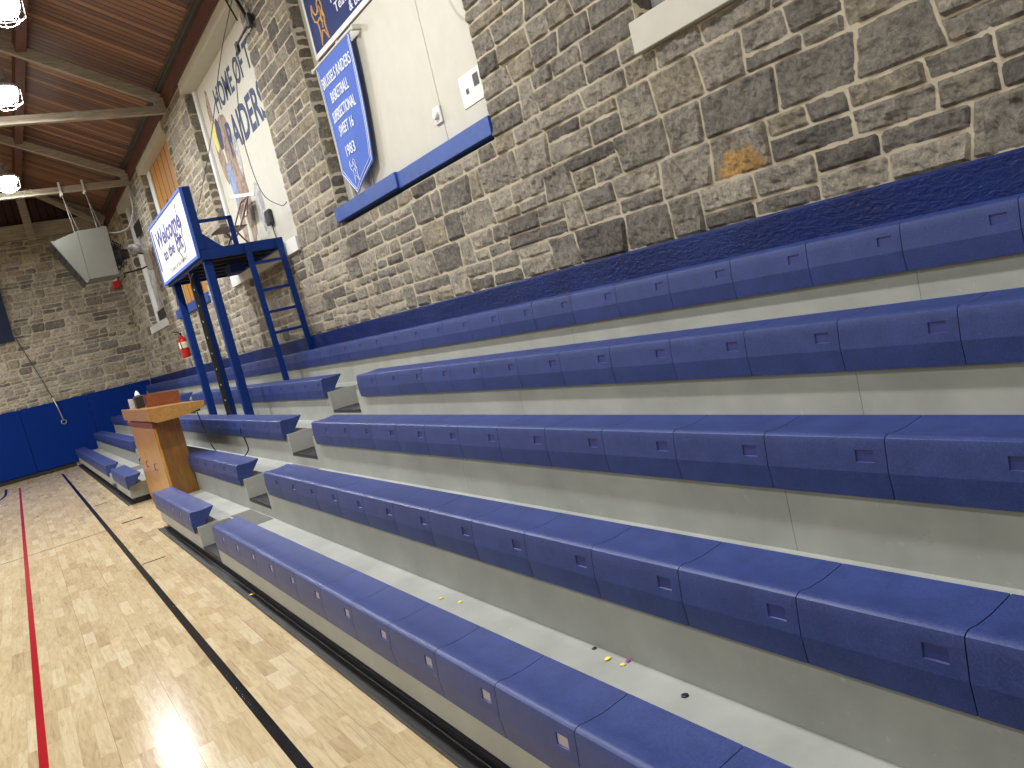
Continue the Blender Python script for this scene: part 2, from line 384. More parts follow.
# stone generator ---------------------------------------------------
PAL = [((156, 150, 138), 6), ((168, 161, 148), 6), ((142, 137, 128), 5), ((180, 173, 158), 4), ((122, 117, 110), 3), ((166, 157, 138), 3)]
PALL = [srgb(*c) for c, _ in PAL]; PALW = [w_ for _, w_ in PAL]
def layout(rnd, u0, u1, z0, z1, holes, courses, wr_, bed):
    zb = [z0]
    while zb[-1] < z1 - 1e-6:
        h_ = rnd.choice(courses); nz = zb[-1] + h_
        if nz > z1 - .09: nz = z1
        zb.append(nz)
    sd0 = rnd.uniform(0, 90)
    def off(u, z):                      # the beds wander a little
        if z <= z0 + 1e-6 or z >= z1 - 1e-6: return 0
        return bed * (noise.noise(Vector((u * .55, z * 5.3, sd0))) + .5 * noise.noise(Vector((u * 1.9, z * 5.3, sd0))))
    quads = []
    for ci in range(len(zb) - 1):
        c_, d_ = zb[ci], zb[ci + 1]; zm = (c_ + d_) / 2
        cuts = sorted([(max(a, u0), min(b, u1)) for a, b, c2, d2 in holes if c2 < zm < d2 and b > u0 and a < u1])
        runs = []; cur = u0
        for a, b in cuts:
            if a > cur: runs.append((cur, a))
            cur = max(cur, b)
        if cur < u1: runs.append((cur, u1))
        for (ra, rb) in runs:
            u = ra; jl = 0
            while u < rb - 1e-6:
                two = (d_ - c_) > .17 and rnd.random() < .42
                w_ = rnd.uniform(.32, .75) if two else rnd.uniform(*wr_)
                if u + w_ > rb - .12: w_ = rb - u
                jr = 0 if u + w_ >= rb - 1e-6 else rnd.uniform(-.022, .022)
                L0, L1 = (u - jl, u + jl); R0, R1 = (u + w_ - jr, u + w_ + jr)
                if two:
                    f = rnd.uniform(.36, .62); zs_ = c_ + (d_ - c_) * f
                    for (za, zb_, fa, fb) in ((c_, zs_, 0, f), (zs_, d_, f, 1)):
                        la = L0 + (L1 - L0) * fa; lb = L0 + (L1 - L0) * fb; ra_ = R0 + (R1 - R0) * fa; rb_ = R0 + (R1 - R0) * fb
                        if w_ > .42 and rnd.random() < .7:
                            m1 = (la + ra_) / 2 + rnd.uniform(-.08, .08); k = rnd.uniform(-.01, .01)
                            quads.append((la, m1 - k, m1 + k, lb, za, zb_)); quads.append((m1 - k, ra_, rb_, m1 + k, za, zb_))
                        else: quads.append((la, ra_, rb_, lb, za, zb_))
                else: quads.append((L0, R0, R1, L1, c_, d_))
                u += w_; jl = jr
    return quads, zb, off
def stones(mb, u0, u1, z0, z1, holes, place, cell, bulge=.010, courses=(.15, .19, .23, .27), wr_=(.17, .52), bed=.010, patch=None, dark=1.0):
    """Squared rubble in courses: a course is either one tall stone or two thinner ones on top of each other."""
    rnd = random
    for _try in range(80):
        quads, zb, off = layout(rnd, u0, u1, z0, z1, holes, courses, wr_, bed)
        if patch is None: break
        ok = [q for q in quads if q[0] + .07 < patch[0] < q[1] - .07 and q[4] + .07 < patch[1] < q[5] - .07 and q[5] - q[4] > .22 and q[1] - q[0] > .30]
        if ok: break
    for (ua, ub, uc, ud, za, zb_) in quads:
        um = (ua + ub) / 2; g = .0045
        cz = cell(um, (za + zb_) / 2)
        n = max(3, int((ub - ua) / cz)); m = max(3, int((zb_ - za) / cz))
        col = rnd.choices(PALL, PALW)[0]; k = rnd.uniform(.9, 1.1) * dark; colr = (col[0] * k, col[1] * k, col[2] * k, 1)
        hot = patch is not None and ua < patch[0] < ub and za < patch[1] < zb_
        bl = bulge * rnd.uniform(.5, 1.4); tx = rnd.uniform(-.006, .006); tz = rnd.uniform(-.006, .006); sd = rnd.uniform(0, 50)
        vs = []; H_ = zb_ - za
        for q in range(m + 1):
            for p in range(n + 1):
                s_ = p / n; t_ = q / m
                ulo = ua + (ub - ua) * s_; uhi = ud + (uc - ud) * s_
                e_ = g / max(.05, ub - ua); s2 = e_ + s_ * (1 - 2 * e_)
                z = za + g + (H_ - 2 * g) * t_; u = (ua + (ub - ua) * s2) * (1 - t_) + (ud + (uc - ud) * s2) * t_
                z += off(u, za) * (1 - t_) + off(u, zb_) * t_
                ed = min(s_ * (ub - ua), (1 - s_) * (ub - ua), t_ * H_, (1 - t_) * H_); fall = min(1, ed / .014)
                P = Vector((u * 7 + sd, z * 9, sd)); f1 = noise.noise(P); f2 = noise.noise(P * 2.6); f3 = noise.noise(P * 5.5)
                st = math.floor((f1 + .35 * f2 + .5) * 4) / 4 - .5
                if p in (0, n) or q in (0, m):
                    d = -.004; u += .0035 * f3; z += .0035 * f2
                else:
                    d = fall * (bl + tx * (s_ - .5) * 2 + tz * (t_ - .5) * 2 + .016 * st + .006 * f2 + .006 * f3); d = max(-.002, d)
                vs.append(place(u, z, d))
                cc = colr
                if hot:
                    r_ = math.hypot((u - patch[0]) / .15, (z - patch[1] + .03) / .11) + .5 * f2 + .35 * f3
                    kk = max(0, min(1, (1.0 - r_) * 5)); cc = tuple(colr[i] * (1 - kk) + patch[2][i] * kk for i in range(3)) + (1,)
                mb.col.append(cc)
        fs = [(q * (n + 1) + p, q * (n + 1) + p + 1, (q + 1) * (n + 1) + p + 1, (q + 1) * (n + 1) + p) for q in range(m) for p in range(n)]
        mb.add(vs, fs, 0)

BT = 1.805    # top of the blue painted band
WINS = [(.1, 3.36), (4.99, 8.2), (9.64, 13.06), (14.92, 18.05), (19.42, 21.8)]   # openings along the side wall
SZ0, SZ1 = 2.90, 5.92
wr = MB()
REC = .2     # recess depth
# solid wall behind, built round the openings
prev = BY
for a, b in WINS:
    wr.box((WX, prev, -.1), (WX + .4, a, EAVE + .05), 1); wr.box((WX, a, -.1), (WX + .4, b, SZ0 - .05), 1); wr.box((WX, a, SZ1), (WX + .4, b, EAVE + .05), 1)
    prev = b
wr.box((WX, prev, -.1), (WX + .4, EY + .2, EAVE + .05), 1)
wr.col = [(1, 1, 1, 1)] * len(wr.v)
cellf = lambda u, z: .016 if (u < 5.2 and z < 4.3) else (.026 if u < 10 else (.04 if u < 15 else .055))
holes = [(a, b, 0, 9) for a, b in WINS]
side = lambda u, z, d: (WX - .003 - d, u, z)
stones(wr, -1.5, EY, BT, SZ0 - .05, [], side, cellf, patch=(2.84, 2.12, srgb(196, 158, 98)))
stones(wr, -1.5, EY, SZ0 - .05, SZ1, holes, side, cellf)
stones(wr, -1.5, EY, SZ1, 6.06, holes, side, cellf)
for a, b in WINS:      # far jambs, seen face on; stone colour darkened to stand for shade
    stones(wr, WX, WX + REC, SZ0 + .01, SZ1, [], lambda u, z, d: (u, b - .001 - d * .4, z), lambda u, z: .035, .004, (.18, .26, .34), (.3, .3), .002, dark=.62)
wall_right = struct('wall_right', wr, [M['stone'], M['mortar']], fix=False)
# recalc keeps stones open shells facing into the room
# painted band ------------------------------------------------------
bd = MB(); nY = 220; 
def bandx(y, z): return WX - .035 - .012 * noise.noise(Vector((y * 2.2, z * 4, 3))) - .006 * noise.noise(Vector((y * 7, z * 11, 8)))
zs = [0, .6, 1.2, 1.5, 1.56, 1.62, 1.68, 1.74, 1.79, BT + .0]
vs = []
for i in range(nY + 1):
    y = -1.5 + (EY + 1.5) * i / nY
    for z in zs:
        zz = z + (.007 * noise.noise(Vector((y * 9, 1, 1))) if z == zs[-1] else 0)
        vs.append((bandx(y, z), y, zz))
    vs.append((WX, y, BT + .004))
m_ = len(zs) + 1
bd.add(vs, [(i * m_ + k, i * m_ + k + 1, (i + 1) * m_ + k + 1, (i + 1) * m_ + k) for i in range(nY) for k in range(m_ - 1)])
struct('trim_1', bd, M['band'], smooth=True, fix=False)
tag(bpy.data.objects['trim_1'], 'blue painted band along the foot of the stone side wall')
# timber fascia and ledge at the eaves -----------------------------
fa = MB().box((WX - .06, BY, 6.07), (WX + .02, EY, 6.33)); struct('trim_2', fa, M['fascia'])
fr = MB().box((WX - .115, BY, 6.30), (WX - .06, EY, 6.345)); fr.box((WX - .15, BY, 6.345), (WX - .10, EY, 6.375)); struct('trim_3', fr, M['rope'])

# end wall ----------------------------------------------------------
we = MB().prism(gb, 1, EY, EY + .3, 1); we.col = [(1, 1, 1, 1)] * len(we.v)
stones(we, -4.0, WX, BT - .02, 6.05, [], lambda u, z, d: (u, EY - .003 - d, z), lambda u, z: .045, .012, (.19, .24, .29), (.2, .6))
struct('wall_end', we, [M['stone'], M['mortar']], fix=False)
gp = MB().prism([(LX, 6.06), (WX, 6.06), (WX, EAVE - .02), (RX, roof(RX) - .02), (LX, EAVE - .02)], 1, EY - .06, EY - .012); struct('trim_4', gp, M['gable'])
pad = MB()
for k in range(9):
    x1 = WX - .06 - k * 1.6; pad.bbox((max(x1 - 1.595, LX), EY - .075, .11), (x1, EY - .012, BT - .015), .01)
struct('trim_5', pad, M['blue_mat'])
struct('baseboard_end', MB().bbox((LX, EY - .05, 0), (1.05, EY, .10), .01), M['black'])

# windows (boarded over) --------------------------------------------
def window(n, a, b, build, sill_mat, sill_split=None, lintel=True):
    w_ = thing('window_%d' % n, (WX + REC / 2, (a + b) / 2, SZ0), None, None); w_['kind'] = 'structure'
    sm = MB()
    if sill_split:
        sm.bbox((WX - .045, sill_split, SZ0 - .005), (WX + REC, b + .01, SZ0 + .135), .004); sm.bbox((WX - .025, a - .01, SZ0 - .015), (WX + REC, sill_split, SZ0 + .125), .004)
    else: sm.bbox((WX - .045, a - .02, SZ0 - .045), (WX + REC, b + .02, SZ0 + .13), .004)
    obj('window_sill', sm, sill_mat, w_)
    if lintel:
        lm = MB().box((WX - .03, a - .02, SZ1 - .012), (WX + REC + .14, b + .02, SZ1 + .148)); obj('lintel', lm, M['cream'], w_)
    build(w_, a, b); return w_
PX = WX + .185
def w1(w_, a, b):
    pb = MB().box((PX, a - .05, SZ0 + .1), (PX + .1, b + .05, 6.0)); obj('backing_board', pb, M['cream'], w_)
    pn = MB().bbox((PX - .045, 5.87, SZ0 + .1), (PX, 7.45, 4.54), .004); pn.bbox((PX - .045, a, SZ0 + .1), (PX, 5.863, 4.54), .004)
    pn.bbox((PX - .06, 7.46, SZ0 + .1), (PX, 7.52, 4.54), .006)
    obj('board_panel', pn, M['cream'], w_)
    obj('frame', MB().bbox((PX - .045, b - .16, SZ0 + .12), (PX, b - .01, 5.92), .006), M['cream'], w_)
window(1, *WINS[1], w1, M['sill'], 6.62)
def w2(w_, a, b):
    obj('board_panel', MB().box((PX, a - .05, SZ0 + .1), (PX + .1, b + .05, 6.0)), M['cream'], w_)
    obj('frame', MB().bbox((PX - .05, b - .12, SZ0 + .12), (PX, b - .005, 5.92), .006), M['white'], w_)
    t = MB()
    wall_text(t, 'HOME OF THE', 12.15, 5.30, PX - .001, .46, bold=.010, width=2.42)
    wall_text(t, 'RAIDERS', 12.02, 4.64, PX - .001, .64, bold=.016, width=1.95)
    obj('lettering', t, M['ink'], w_)
    # loose painted figure shapes
    rnd = random.Random(3)
    def blob(name, cy, cz, ry, rz, ang, m, seed, d):
        mb = MB(); n = 28; poly = []
        for k in range(n):
            t_ = 2 * math.pi * k / n; r = 1 + .22 * noise.noise(Vector((math.cos(t_) * 1.8, math.sin(t_) * 1.8, seed)))
            y_, z_ = ry * r * math.cos(t_), rz * r * math.sin(t_)
            poly.append((cy + y_ * math.cos(ang) - z_ * math.sin(ang), cz + y_ * math.sin(ang) + z_ * math.cos(ang)))
        mb.prism(poly, 0, PX - d, PX + .001); obj(name, mb, m, w_)
    blob('painted_shape', 11.98, 4.35, .30, .95, -.12, M['mural_brown'], 1, .002)
    blob('painted_shape', 12.55, 5.35, .10, .40, .10, M['mural_brown'], 2, .0025)
    blob('painted_shape', 12.55, 4.75, .16, .40, -.1, M['mural_brown'], 5, .003)
    blob('painted_shape', 12.58, 5.10, .12, .22, .1, M['mural_yellow'], 3, .004)
    blob('painted_shape', 12.36, 5.06, .13, .24, 0, M['ink'], 4, .0045)
    blob('painted_shape', 12.32, 4.32, .14, .30, 0, M['mural_blue'], 6, .004)
    blob('painted_shape', 11.72, 4.60, .10, .30, 0, M['mural_grey'], 7, .004)
    blob('painted_shape', 12.35, 3.70, .13, .45, .1, M['mural_brown'], 8, .003)
    blob('painted_shape', 11.95, 3.62, .10, .45, .1, M['mural_brown'], 9, .003)
    blob('painted_shape', 11.30, 3.72, .16, .36, 0, M['mural_grey'], 10, .003)
    pole = MB().beam((PX - .006, 12.65, 4.18), (PX - .006, 11.45, 3.95), .008, .05); obj('painted_shape', pole, M['white'], w_)
window(2, *WINS[2], w2, M['white'])
def w3(w_, a, b):
    obj('backing_board', MB().box((PX + .02, a - .05, SZ0 + .1), (PX + .1, b + .05, 6.0)), M['cream'], w_)
    obj('board_panel', MB().bbox((PX - .03, a + .2, SZ0 + .13), (PX + .02, b - .32, 5.92), .005), M['orange_boards'], w_)
    obj('frame', MB().bbox((PX - .05, b - .33, SZ0 + .12), (PX + .02, b - .005, 5.92), .006), M['white'], w_)
    hd = MB(); hd.prism([(16.9 + .16 * math.cos(k * math.pi / 8), 4.75 + .38 * math.sin(k * math.pi / 8)) for k in range(16)], 0, PX - .036, PX - .029)
    obj('painted_shape', hd, M['dark'], w_)
window(3, *WINS[3], w3, M['sill'])
def w4(w_, a, b):
    obj('board_panel', MB().box((PX - .02, a - .05, SZ0 + .1), (PX + .1, b + .05, 6.0)), M['mural_grey'], w_)
    f = MB().bbox((PX - .09, b - .62, SZ0 + .12), (PX - .02, b - .35, 5.92), .006); f.bbox((PX - .09, a + .0, SZ0 + .12), (PX - .02, a + .3, 5.92), .006)
    obj('frame', f, M['white'], w_)
    k = MB().box((PX - .10, 20.0, 3.1), (PX - .085, 21.0, 3.32)).box((PX - .10, 20.0, 5.1), (PX - .085, 20.9, 5.4)); obj('shutter', k, M['dark'], w_)
window(4, *WINS[4], w4, M['white'])
def w0(w_, a, b):
    obj('board_panel', MB().box((PX, a - .05, SZ0 + .1), (PX + .1, b + .05, 6.0)), M['cream'], w_)
    obj('frame', MB().bbox((PX - .05, b - .12, SZ0 + .12), (PX, b - .005, 5.92), .006), M['mural_grey'], w_)
window(5, *WINS[0], w0, M['cream'])

# ------------------------------------------------------------------ roof trusses and purlins
def truss(Y, label, webs=False):
    t = thing('roof_truss', (RX, Y, 5.96), label, 'roof truss', 'timber roof trusses')
    zc = 6.0; H = .13
    obj('tie_beam', MB().box((LX + .05, Y - .05, zc - .06), (WX - .07, Y + .05, zc + .065)), M['timber'], t)
    for sgn, xe in ((1, WX - .12), (-1, LX + .12)):
        x1 = RX; z1 = roof(RX) - .42; z0 = 6.16
        obj('rafter', MB().beam((xe, Y, z0 + .02), (x1, Y, z1), .09, .155), M['timber'], t)
    obj('king_post', MB().box((RX - .07, Y - .049, 6.07), (RX + .07, Y + .049, roof(RX) - .5)), M['timber'], t)
    for x_ in (-.2, -7.4):
        zt = roof(x_) - .45; obj('web_post', MB().box((x_ - .05, Y - .045, 6.07), (x_ + .05, Y + .045, zt)), M['timber'], t)
    # bolted gusset where rafter meets the tie
    obj('heel_plate', MB().box((WX - .22, Y - .055, 6.0), (WX - .07, Y + .055, 6.19)), M['timber'], t)
    return t
for Y, lb in ((18.95, 'grey timber roof truss carrying the hanging heater'), (14.1, 'grey timber roof truss nearest the camera, above the white mural'),
              (9.25, 'grey timber roof truss out of sight above the blue pennant'), (4.4, 'grey timber roof truss overhead')):
    truss(Y, lb)
# the truss against the far gable, with post and struts
t = thing('roof_truss', (1.5, 23.8, 5.9), 'shadowed end truss with post and slanting strut at the far gable', 'roof truss')
obj('rafter', MB().beam((3.32, 23.8, 6.2), (RX, 23.8, 6.2 + (3.32 - RX) * .76 * .9), .1, .24), M['timber'], t)
obj('tie_beam', MB().box((LX, 24.0, 6.06), (3.3, 24.25, 6.40)), M['timber'], t)
obj('post', MB().box((1.44, 23.68, 5.92), (1.62, 23.8, 7.3)), M['timber'], t)
obj('strut', MB().beam((.9, 23.6, 7.75), (3.1, 23.6, 6.12), .08, .12), M['timber'], t)
for i, x_ in enumerate((1.485, -1.2, -6.4, -9.1)):
    p = MB(); p.beam((x_, BY + .02, roof(x_) - .20), (x_, EY - .08, roof(x_) - .20), .14, .20); o = obj('purlin', p, M['purlin'])
    tag(o, 'reddish brown purlin running under the roof boards' if i == 0 else 'brown purlin high in the unseen part of the roof', 'beam', 'roof purlins')
    if i == 0: o['label'] = 'reddish brown purlin running lengthwise under the roof boards, beside the lights'
tag(obj('ridge_beam', MB().box((RX - .09, BY, roof(RX) - .35), (RX + .09, EY - .06, roof(RX) - .03)), M['purlin']), 'brown ridge beam at the peak of the roof', 'beam')

# ------------------------------------------------------------------ high bay lamps
em = NT('lamp_lens'); em.b.inputs['Emission Color'].default_value = (1, .97, .92, 1); em.b.inputs['Emission Strength'].default_value = 22; em.out((.9, .9, .9, 1), .5)
def lampfix(x, y, label):
    z = LAMP_Z
    t = thing('high_bay_lamp', (x, y, z), label, 'ceiling lamp', 'high bay lamps')
    h = MB().lathe([(.05, .30), (.07, .29), (.075, .14), (.13, .09), (.185, .04), (.19, .0), (.18, .0)], (x, y, z), 24); obj('housing', h, M['mural_grey'], t, smooth=True)
    obj('lens', MB().lathe([(.0, .01), (.175, .005), (.178, -.06), (.15, -.14), (.08, -.185), (.0, -.195)], (x, y, z), 24), em.m, t, smooth=True)
    g = MB()
    for k in range(8):
        a = k * math.pi / 4; g.tube([(x + .21 * math.cos(a), y + .21 * math.sin(a), z + .0), (x + .2 * math.cos(a), y + .2 * math.sin(a), z - .2), (x + .1 * math.cos(a), y + .1 * math.sin(a), z - .26)], .004, 5)
    g.tube([(x + .1 * math.cos(k * math.pi / 6), y + .1 * math.sin(k * math.pi / 6), z - .26) for k in range(13)], .004, 5)
    g.tube([(x + .205 * math.cos(k * math.pi / 6), y + .205 * math.sin(k * math.pi / 6), z - .17) for k in range(13)], .004, 5)
    obj('wire_guard', g, M['steel'], t)
    obj('hanger', MB().tube([(x, y, z + .33), (x, y, roof(x) - .02)], .012, 8), M['steel'], t)
lampfix(1.05, 10.4, 'bright high bay lamp in the top left corner, nearest the camera')
lampfix(1.05, 13.3, 'bright high bay lamp hanging before the nearer truss')
lampfix(1.05, 18.3, 'bright high bay lamp hanging before the farther truss, near the heater')

# ------------------------------------------------------------------ bleachers
X1, DX, H1 = 1.1015, .5143, .297
NZ1 = .4495
def nose(k): return X1 + (k - 1) * DX, NZ1 + (k - 1) * H1
ZT = lambda k: .3 * 1.0 + (k - 1) * H1 if k > 0 else 0.0      # tread height
MW = .4572
def module_mesh(name, inset_mat):
    prof = [(.220, .004), (.19, .000), (.12, -.007), (.06, -.006), (.026, -.001), (.012, -.0035), (.0035, -.010), (.0005, -.021),
            (-.002, -.047), (-.005, -.087), (-.008, -.118), (.000, -.204), (.010, -.206), (.022, -.152), (.10, -.152), (.220, -.006)]
    g = .0016; ys = [g, g + .006, .042, .106, MW - g - .006, MW - g]
    n = len(prof); mb = MB(); vs = []
    for yi, y in enumerate(ys):
        for (x, z) in prof:
            if yi in (0, len(ys) - 1): cx, cz = .1, -.08; x2 = x + (cx - x) * .004; z2 = z + (cz - z) * .004
            else: x2, z2 = x, z
            vs.append((x2, y, z2))
    fs = []; mi = []
    hole = (2, 8)     # y-cell 2 (toward the near end), front face cell
    for j in range(len(ys) - 1):
        for i in range(n):
            if (j, i) == hole: continue
            a, b = j * n + i, j * n + (i + 1) % n; fs.append((a, b, b + n, a + n))
    fs.append(tuple(range(n))); fs.append(tuple(reversed(range((len(ys) - 1) * n, len(ys) * n))))
    mb.add(vs, fs, 0)
    # recessed square
    (xa, za), (xb, zb) = prof[8], prof[9]; y0, y1 = ys[2], ys[3]; d = .0045
    o = [(xa, y0, za), (xb, y0, zb), (xb, y1, zb), (xa, y1, za)]
    e = .002; q = [(xa + d, y0 + e, za - e), (xb + d, y0 + e, zb + e), (xb + d, y1 - e, zb + e), (xa + d, y1 - e, za - e)]
    mb.add(o + q, [(0, 1, 5, 4), (1, 2, 6, 5), (2, 3, 7, 6), (3, 0, 4, 7)], 0); mb.add(q, [(0, 1, 2, 3)], 1)
    import bmesh
    me = bpy.data.meshes.new(name); me.from_pydata(mb.v, [], mb.f); me.materials.append(M['seat']); me.materials.append(inset_mat)
    me.polygons.foreach_set('material_index', mb.mi)
    bm = bmesh.new(); bm.from_mesh(me); bmesh.ops.remove_doubles(bm, verts=bm.verts, dist=1e-5); bmesh.ops.recalc_face_normals(bm, faces=bm.faces)
    for f in bm.faces: f.smooth = True
    for ed in bm.edges:
        if len(ed.link_faces) == 2 and ed.calc_face_angle(0) > math.radians(32): ed.smooth = False
    for ed in bm.edges:
        if all(abs(v.co.z + .118) < .004 for v in ed.verts) and abs(ed.verts[0].co.y - ed.verts[1].co.y) > .004: ed.smooth = False
    bm.to_mesh(me); bm.free(); return me
SM = module_mesh('seat_module', M['seat_inset']); SM1 = module_mesh('seat_module', M['seat_badge'])
rowname = {1: 'front', 2: 'second', 3: 'third', 4: 'fourth', 5: 'top'}
def bench(k, edges, label, group):
    x, z = nose(k)
    t = thing('bleacher_bench', (x, (edges[0] + edges[-1]) / 2, ZT(k)), label, 'bench', group)
    for a, b in zip(edges[:-1], edges[1:]):
        o = bpy.data.objects.new('seat_module', SM1 if k == 1 else SM); COL.objects.link(o); o.parent = t
        o.location = (0, a - t.location.y, z - ZT(k)); o.scale = (1, (b - a) / MW, 1)
    rl = MB(); rl.bbox((x + .016, edges[0] + .03, ZT(k) - .062), (x + .028, edges[-1] - .03, ZT(k) + .0), .002)
    rl.box((x + .04, edges[0] + .03, ZT(k)), (x + .16, edges[-1] - .03, ZT(k) + .004)); obj('mounting_rail', rl, M['grey_dark'], t)
    return t
near = [1.4621 + (n - 4) * MW for n in range(16)] + [6.95]
def even(a, b, n): return [a + (b - a) * i / n for i in range(n + 1)]
GA = 'blue benches on the near side of the aisle'; GB = 'blue benches between the two aisles'; GC = 'blue benches beyond the far aisle'
lab_near = {1: 'front row blue plastic bench nearest the camera, lowest, with pale square inserts, beside the court', 2: 'second row blue plastic bench from the floor, running out at lower right',
            3: 'third row blue plastic bench, middle of the near block', 4: 'fourth row blue plastic bench, just below the topmost bench'}
for k in (1, 2, 3, 4): bench(k, near, lab_near[k], GA)
bench(5, [1.4621 + (n - 4) * MW for n in range(54)], 'topmost long blue plastic bench against the blue painted wall band', GA)
bench(1, even(7.93, 10.28, 5), 'short front row blue bench between the aisle and the wooden desk', GB)
for k, lb in ((2, 'second row blue bench just behind the desk, open end toward the aisle'), (3, 'third row blue bench passing in front of the tower legs'), (4, 'fourth row blue bench in front of the ladder, behind the tower legs')):
    bench(k, even(7.93, 14.95, 15), lb, GB)
bench(1, even(13.0, 15.05, 5), 'short front row blue bench just beyond the wooden desk', GC)
for k, lb in ((1, 'front row blue bench in the far corner by the blue end wall'), (2, 'second row blue bench in the far corner, left of the wooden desk'), (3, 'third row far blue bench, seen over the left of the wooden desk'), (4, 'fourth row far blue bench, seen behind the desk top')):
    bench(k, even(15.95, 24.2, 18), lb, GC)

AIS = [(7.12, 7.88), (15.13, 15.85)]; Y0, Y1 = -1.4, 24.25
CUT = (10.3, 13.2)
for k in range(1, 6):
    x, z = nose(k); zt = ZT(k); zb = ZT(k - 1) if k > 1 else .085; rx = x + .03
    t = thing('bleacher_tier', (x + .2, 6.0, 0 if k == 1 else zb), '%s tier of grey bleacher decking, carrying the %s row of blue benches' % ({1: 'lowest', 2: 'second', 3: 'third', 4: 'fourth', 5: 'highest'}[k], rowname[k]), 'bleacher deck', 'tiers of the bleachers')
    nd = .19
    ys = [Y0]; segs = []
    spans = [(Y0, Y1)]
    if k == 1: spans = [(Y0, CUT[0]), (CUT[1], Y1)]
    notches = AIS if k < 5 else []
    def plates(rs, a, b, za, zb_):
        # panels up to 2.44 m long with hairline joints
        y = a
        js = [j for j in [1.9 + 2.41 * i for i in range(-1, 10)] if a + .2 < j < b - .2 and k != 2]
        for j in js + [b]:
            rs.box((rx, y, za), (rx + .018, j - (.002 if j != b else 0), zb_)); y = j
    for a, b in spans:
        y = a; rs = MB()
        for (na, nb) in notches:
            if a < na and nb < b:
                plates(rs, y, na, zb, zt); rs.box((rx, na, zb), (rx + .018, nb, zt - nd)); y = nb
        plates(rs, y, b, zb, zt)
        if k == 2: rs.box((rx, CUT[0], .0), (rx + .018, CUT[1], zb))
        obj('riser', rs, M['grey'], t)
    if k < 5 or True:
        xe = nose(k + 1)[0] + .03 if k < 5 else WX - .06
        for a, b in spans:
            y = a; tr = MB()
            for (na, nb) in notches:
                if a < na and nb < b:
                    tr.box((rx + .018, y, zt - .02), (xe, na, zt)); tr.box((rx + .29, na + .001, zt - .02), (xe, nb - .001, zt)); y = nb
            js = [j for j in [1.88 + 2.41 * i for i in range(-1, 10)] if y + .2 < j < b - .2]
            for j in js + [b]: tr.box((rx + .018, y, zt - .02), (xe, j - (.002 if j != b else 0), zt)); y = j
            obj('tread', tr, M['grey'], t)
    for (na, nb) in notches:
        wl_ = MB(); zf = zt - nd
        wl_.box((rx + .019, na - .012, zf - .01), (rx + .289, na, zt - .021)); wl_.box((rx + .019, nb, zf - .01), (rx + .289, nb + .012, zt - .021)); wl_.box((rx + .29, na, zf - .01), (rx + .302, nb, zt - .02))
        obj('step_well', wl_, M['grey'], t)
        st = MB().box((rx - .001, na, zf - .025), (rx + .29, nb, zf))
        for q in range(9): st.bbox((rx + .004 + q * .03, na + .01, zf), (rx + .020 + q * .03, nb - .01, zf + .006), .002)
        obj('step_plate', st, M['dark'], t)
        mt = MB().bbox((rx + .31, na - .02, zt), (xe - .01, nb + .03, zt + .003), .001); obj('aisle_mat', mt, M['mat'], t)
    if k == 1:
        obj('end_panel', MB().box((rx, CUT[0], .085), (nose(2)[0] + .029, CUT[0] + .012, zt)), M['grey'], t); obj('end_panel', MB().box((rx, CUT[1] - .012, .085), (nose(2)[0] + .029, CUT[1], zt)), M['grey'], t)
        tk = MB(); bs = MB()
        for a, b in spans:
            tk.box((rx + .035, a, .012), (rx + .055, b - .01 if b == CUT[0] else b, .088))
            tk.box((rx + .035, a if a == Y0 else a + .01, .0), (nose(2)[0], (a if a == Y0 else a + .01) + .02, .088)); tk.box((rx + .035, b - .03, 0), (nose(2)[0], b - .01, .088))
            bs.bbox((1.055, a, 0), (1.20, b - .02, .012), .003); bs.bbox((1.055, a, .012), (1.066, b - .02, .020), .002); bs.bbox((1.125, a, .012), (1.14, b - .02, .022), .002)
        obj('toe_kick', tk, M['black'], t); obj('base_strip', bs, M['black'], t)

# ------------------------------------------------------------------ announcer's platform (tower)
TY = 10.1; TY2 = 12.55; TX = 2.33; TX2 = 3.36; PZ0, PZ1 = 2.985, 3.11
t = thing('steel_platform', (2.85, 11.3, ZT(3)), 'blue steel platform tower with ladder, standing on the bleachers against the stone wall', 'platform')
for (ly, lx) in ((10.24, 2.415), (12.42, 2.425)):
    obj('leg', MB().bbox((lx - .05, ly - .05, ZT(3) + .012), (lx + .05, ly + .05, PZ0), .006), M['blue'], t)
    
mp = obj('middle_post', MB().bbox((2.40, 11.16, ZT(3) + .012), (2.48, 11.24, PZ0), .006), M['blue'], t)
cn = MB(); cn.bbox((2.345, 11.08, ZT(3) + .012), (2.395, 11.13, 3.0), .006)
obj('conduit_channel', cn, M['dark'], t)
cp = MB().tube([(2.33, 11.04, ZT(3) + .012), (2.33, 11.04, 2.80), (2.34, 11.02, 2.89), (2.38, 11.0, 2.95), (2.48, 10.98, 2.965)], .013, 8); obj('conduit_pipe', cp, M['dark'], t)
cl = MB()
for q in range(9): cl.bbox((2.336, 11.072, ZT(3) + .12 + q * .215), (2.36, 11.082, ZT(3) + .145 + q * .215), .003)
obj('clip', cl, M['white'], t)
fm = MB(); fm.bbox((TX, TY, PZ0), (TX2, TY + .05, PZ1), .005); fm.bbox((TX, TY2 - .05, PZ0), (TX2, TY2, PZ1), .005); fm.bbox((TX, TY + .05, PZ0), (TX + .05, TY2 - .05, PZ1), .005); fm.bbox((TX2 - .05, TY + .05, PZ0), (TX2, TY2 - .05, PZ1), .005)
obj('deck_frame', fm, M['blue'], t)
dk = MB().box((TX + .05, TY + .05, PZ1 - .05), (TX2 - .05, TY2 - .05, PZ1 - .015))
for q in range(5): dk.box((TX + .05, TY + .35 + q * .42, PZ0 + .01), (TX2 - .05, TY + .39 + q * .42, PZ1 - .05))
obj('deck', dk, M['dark'], t)
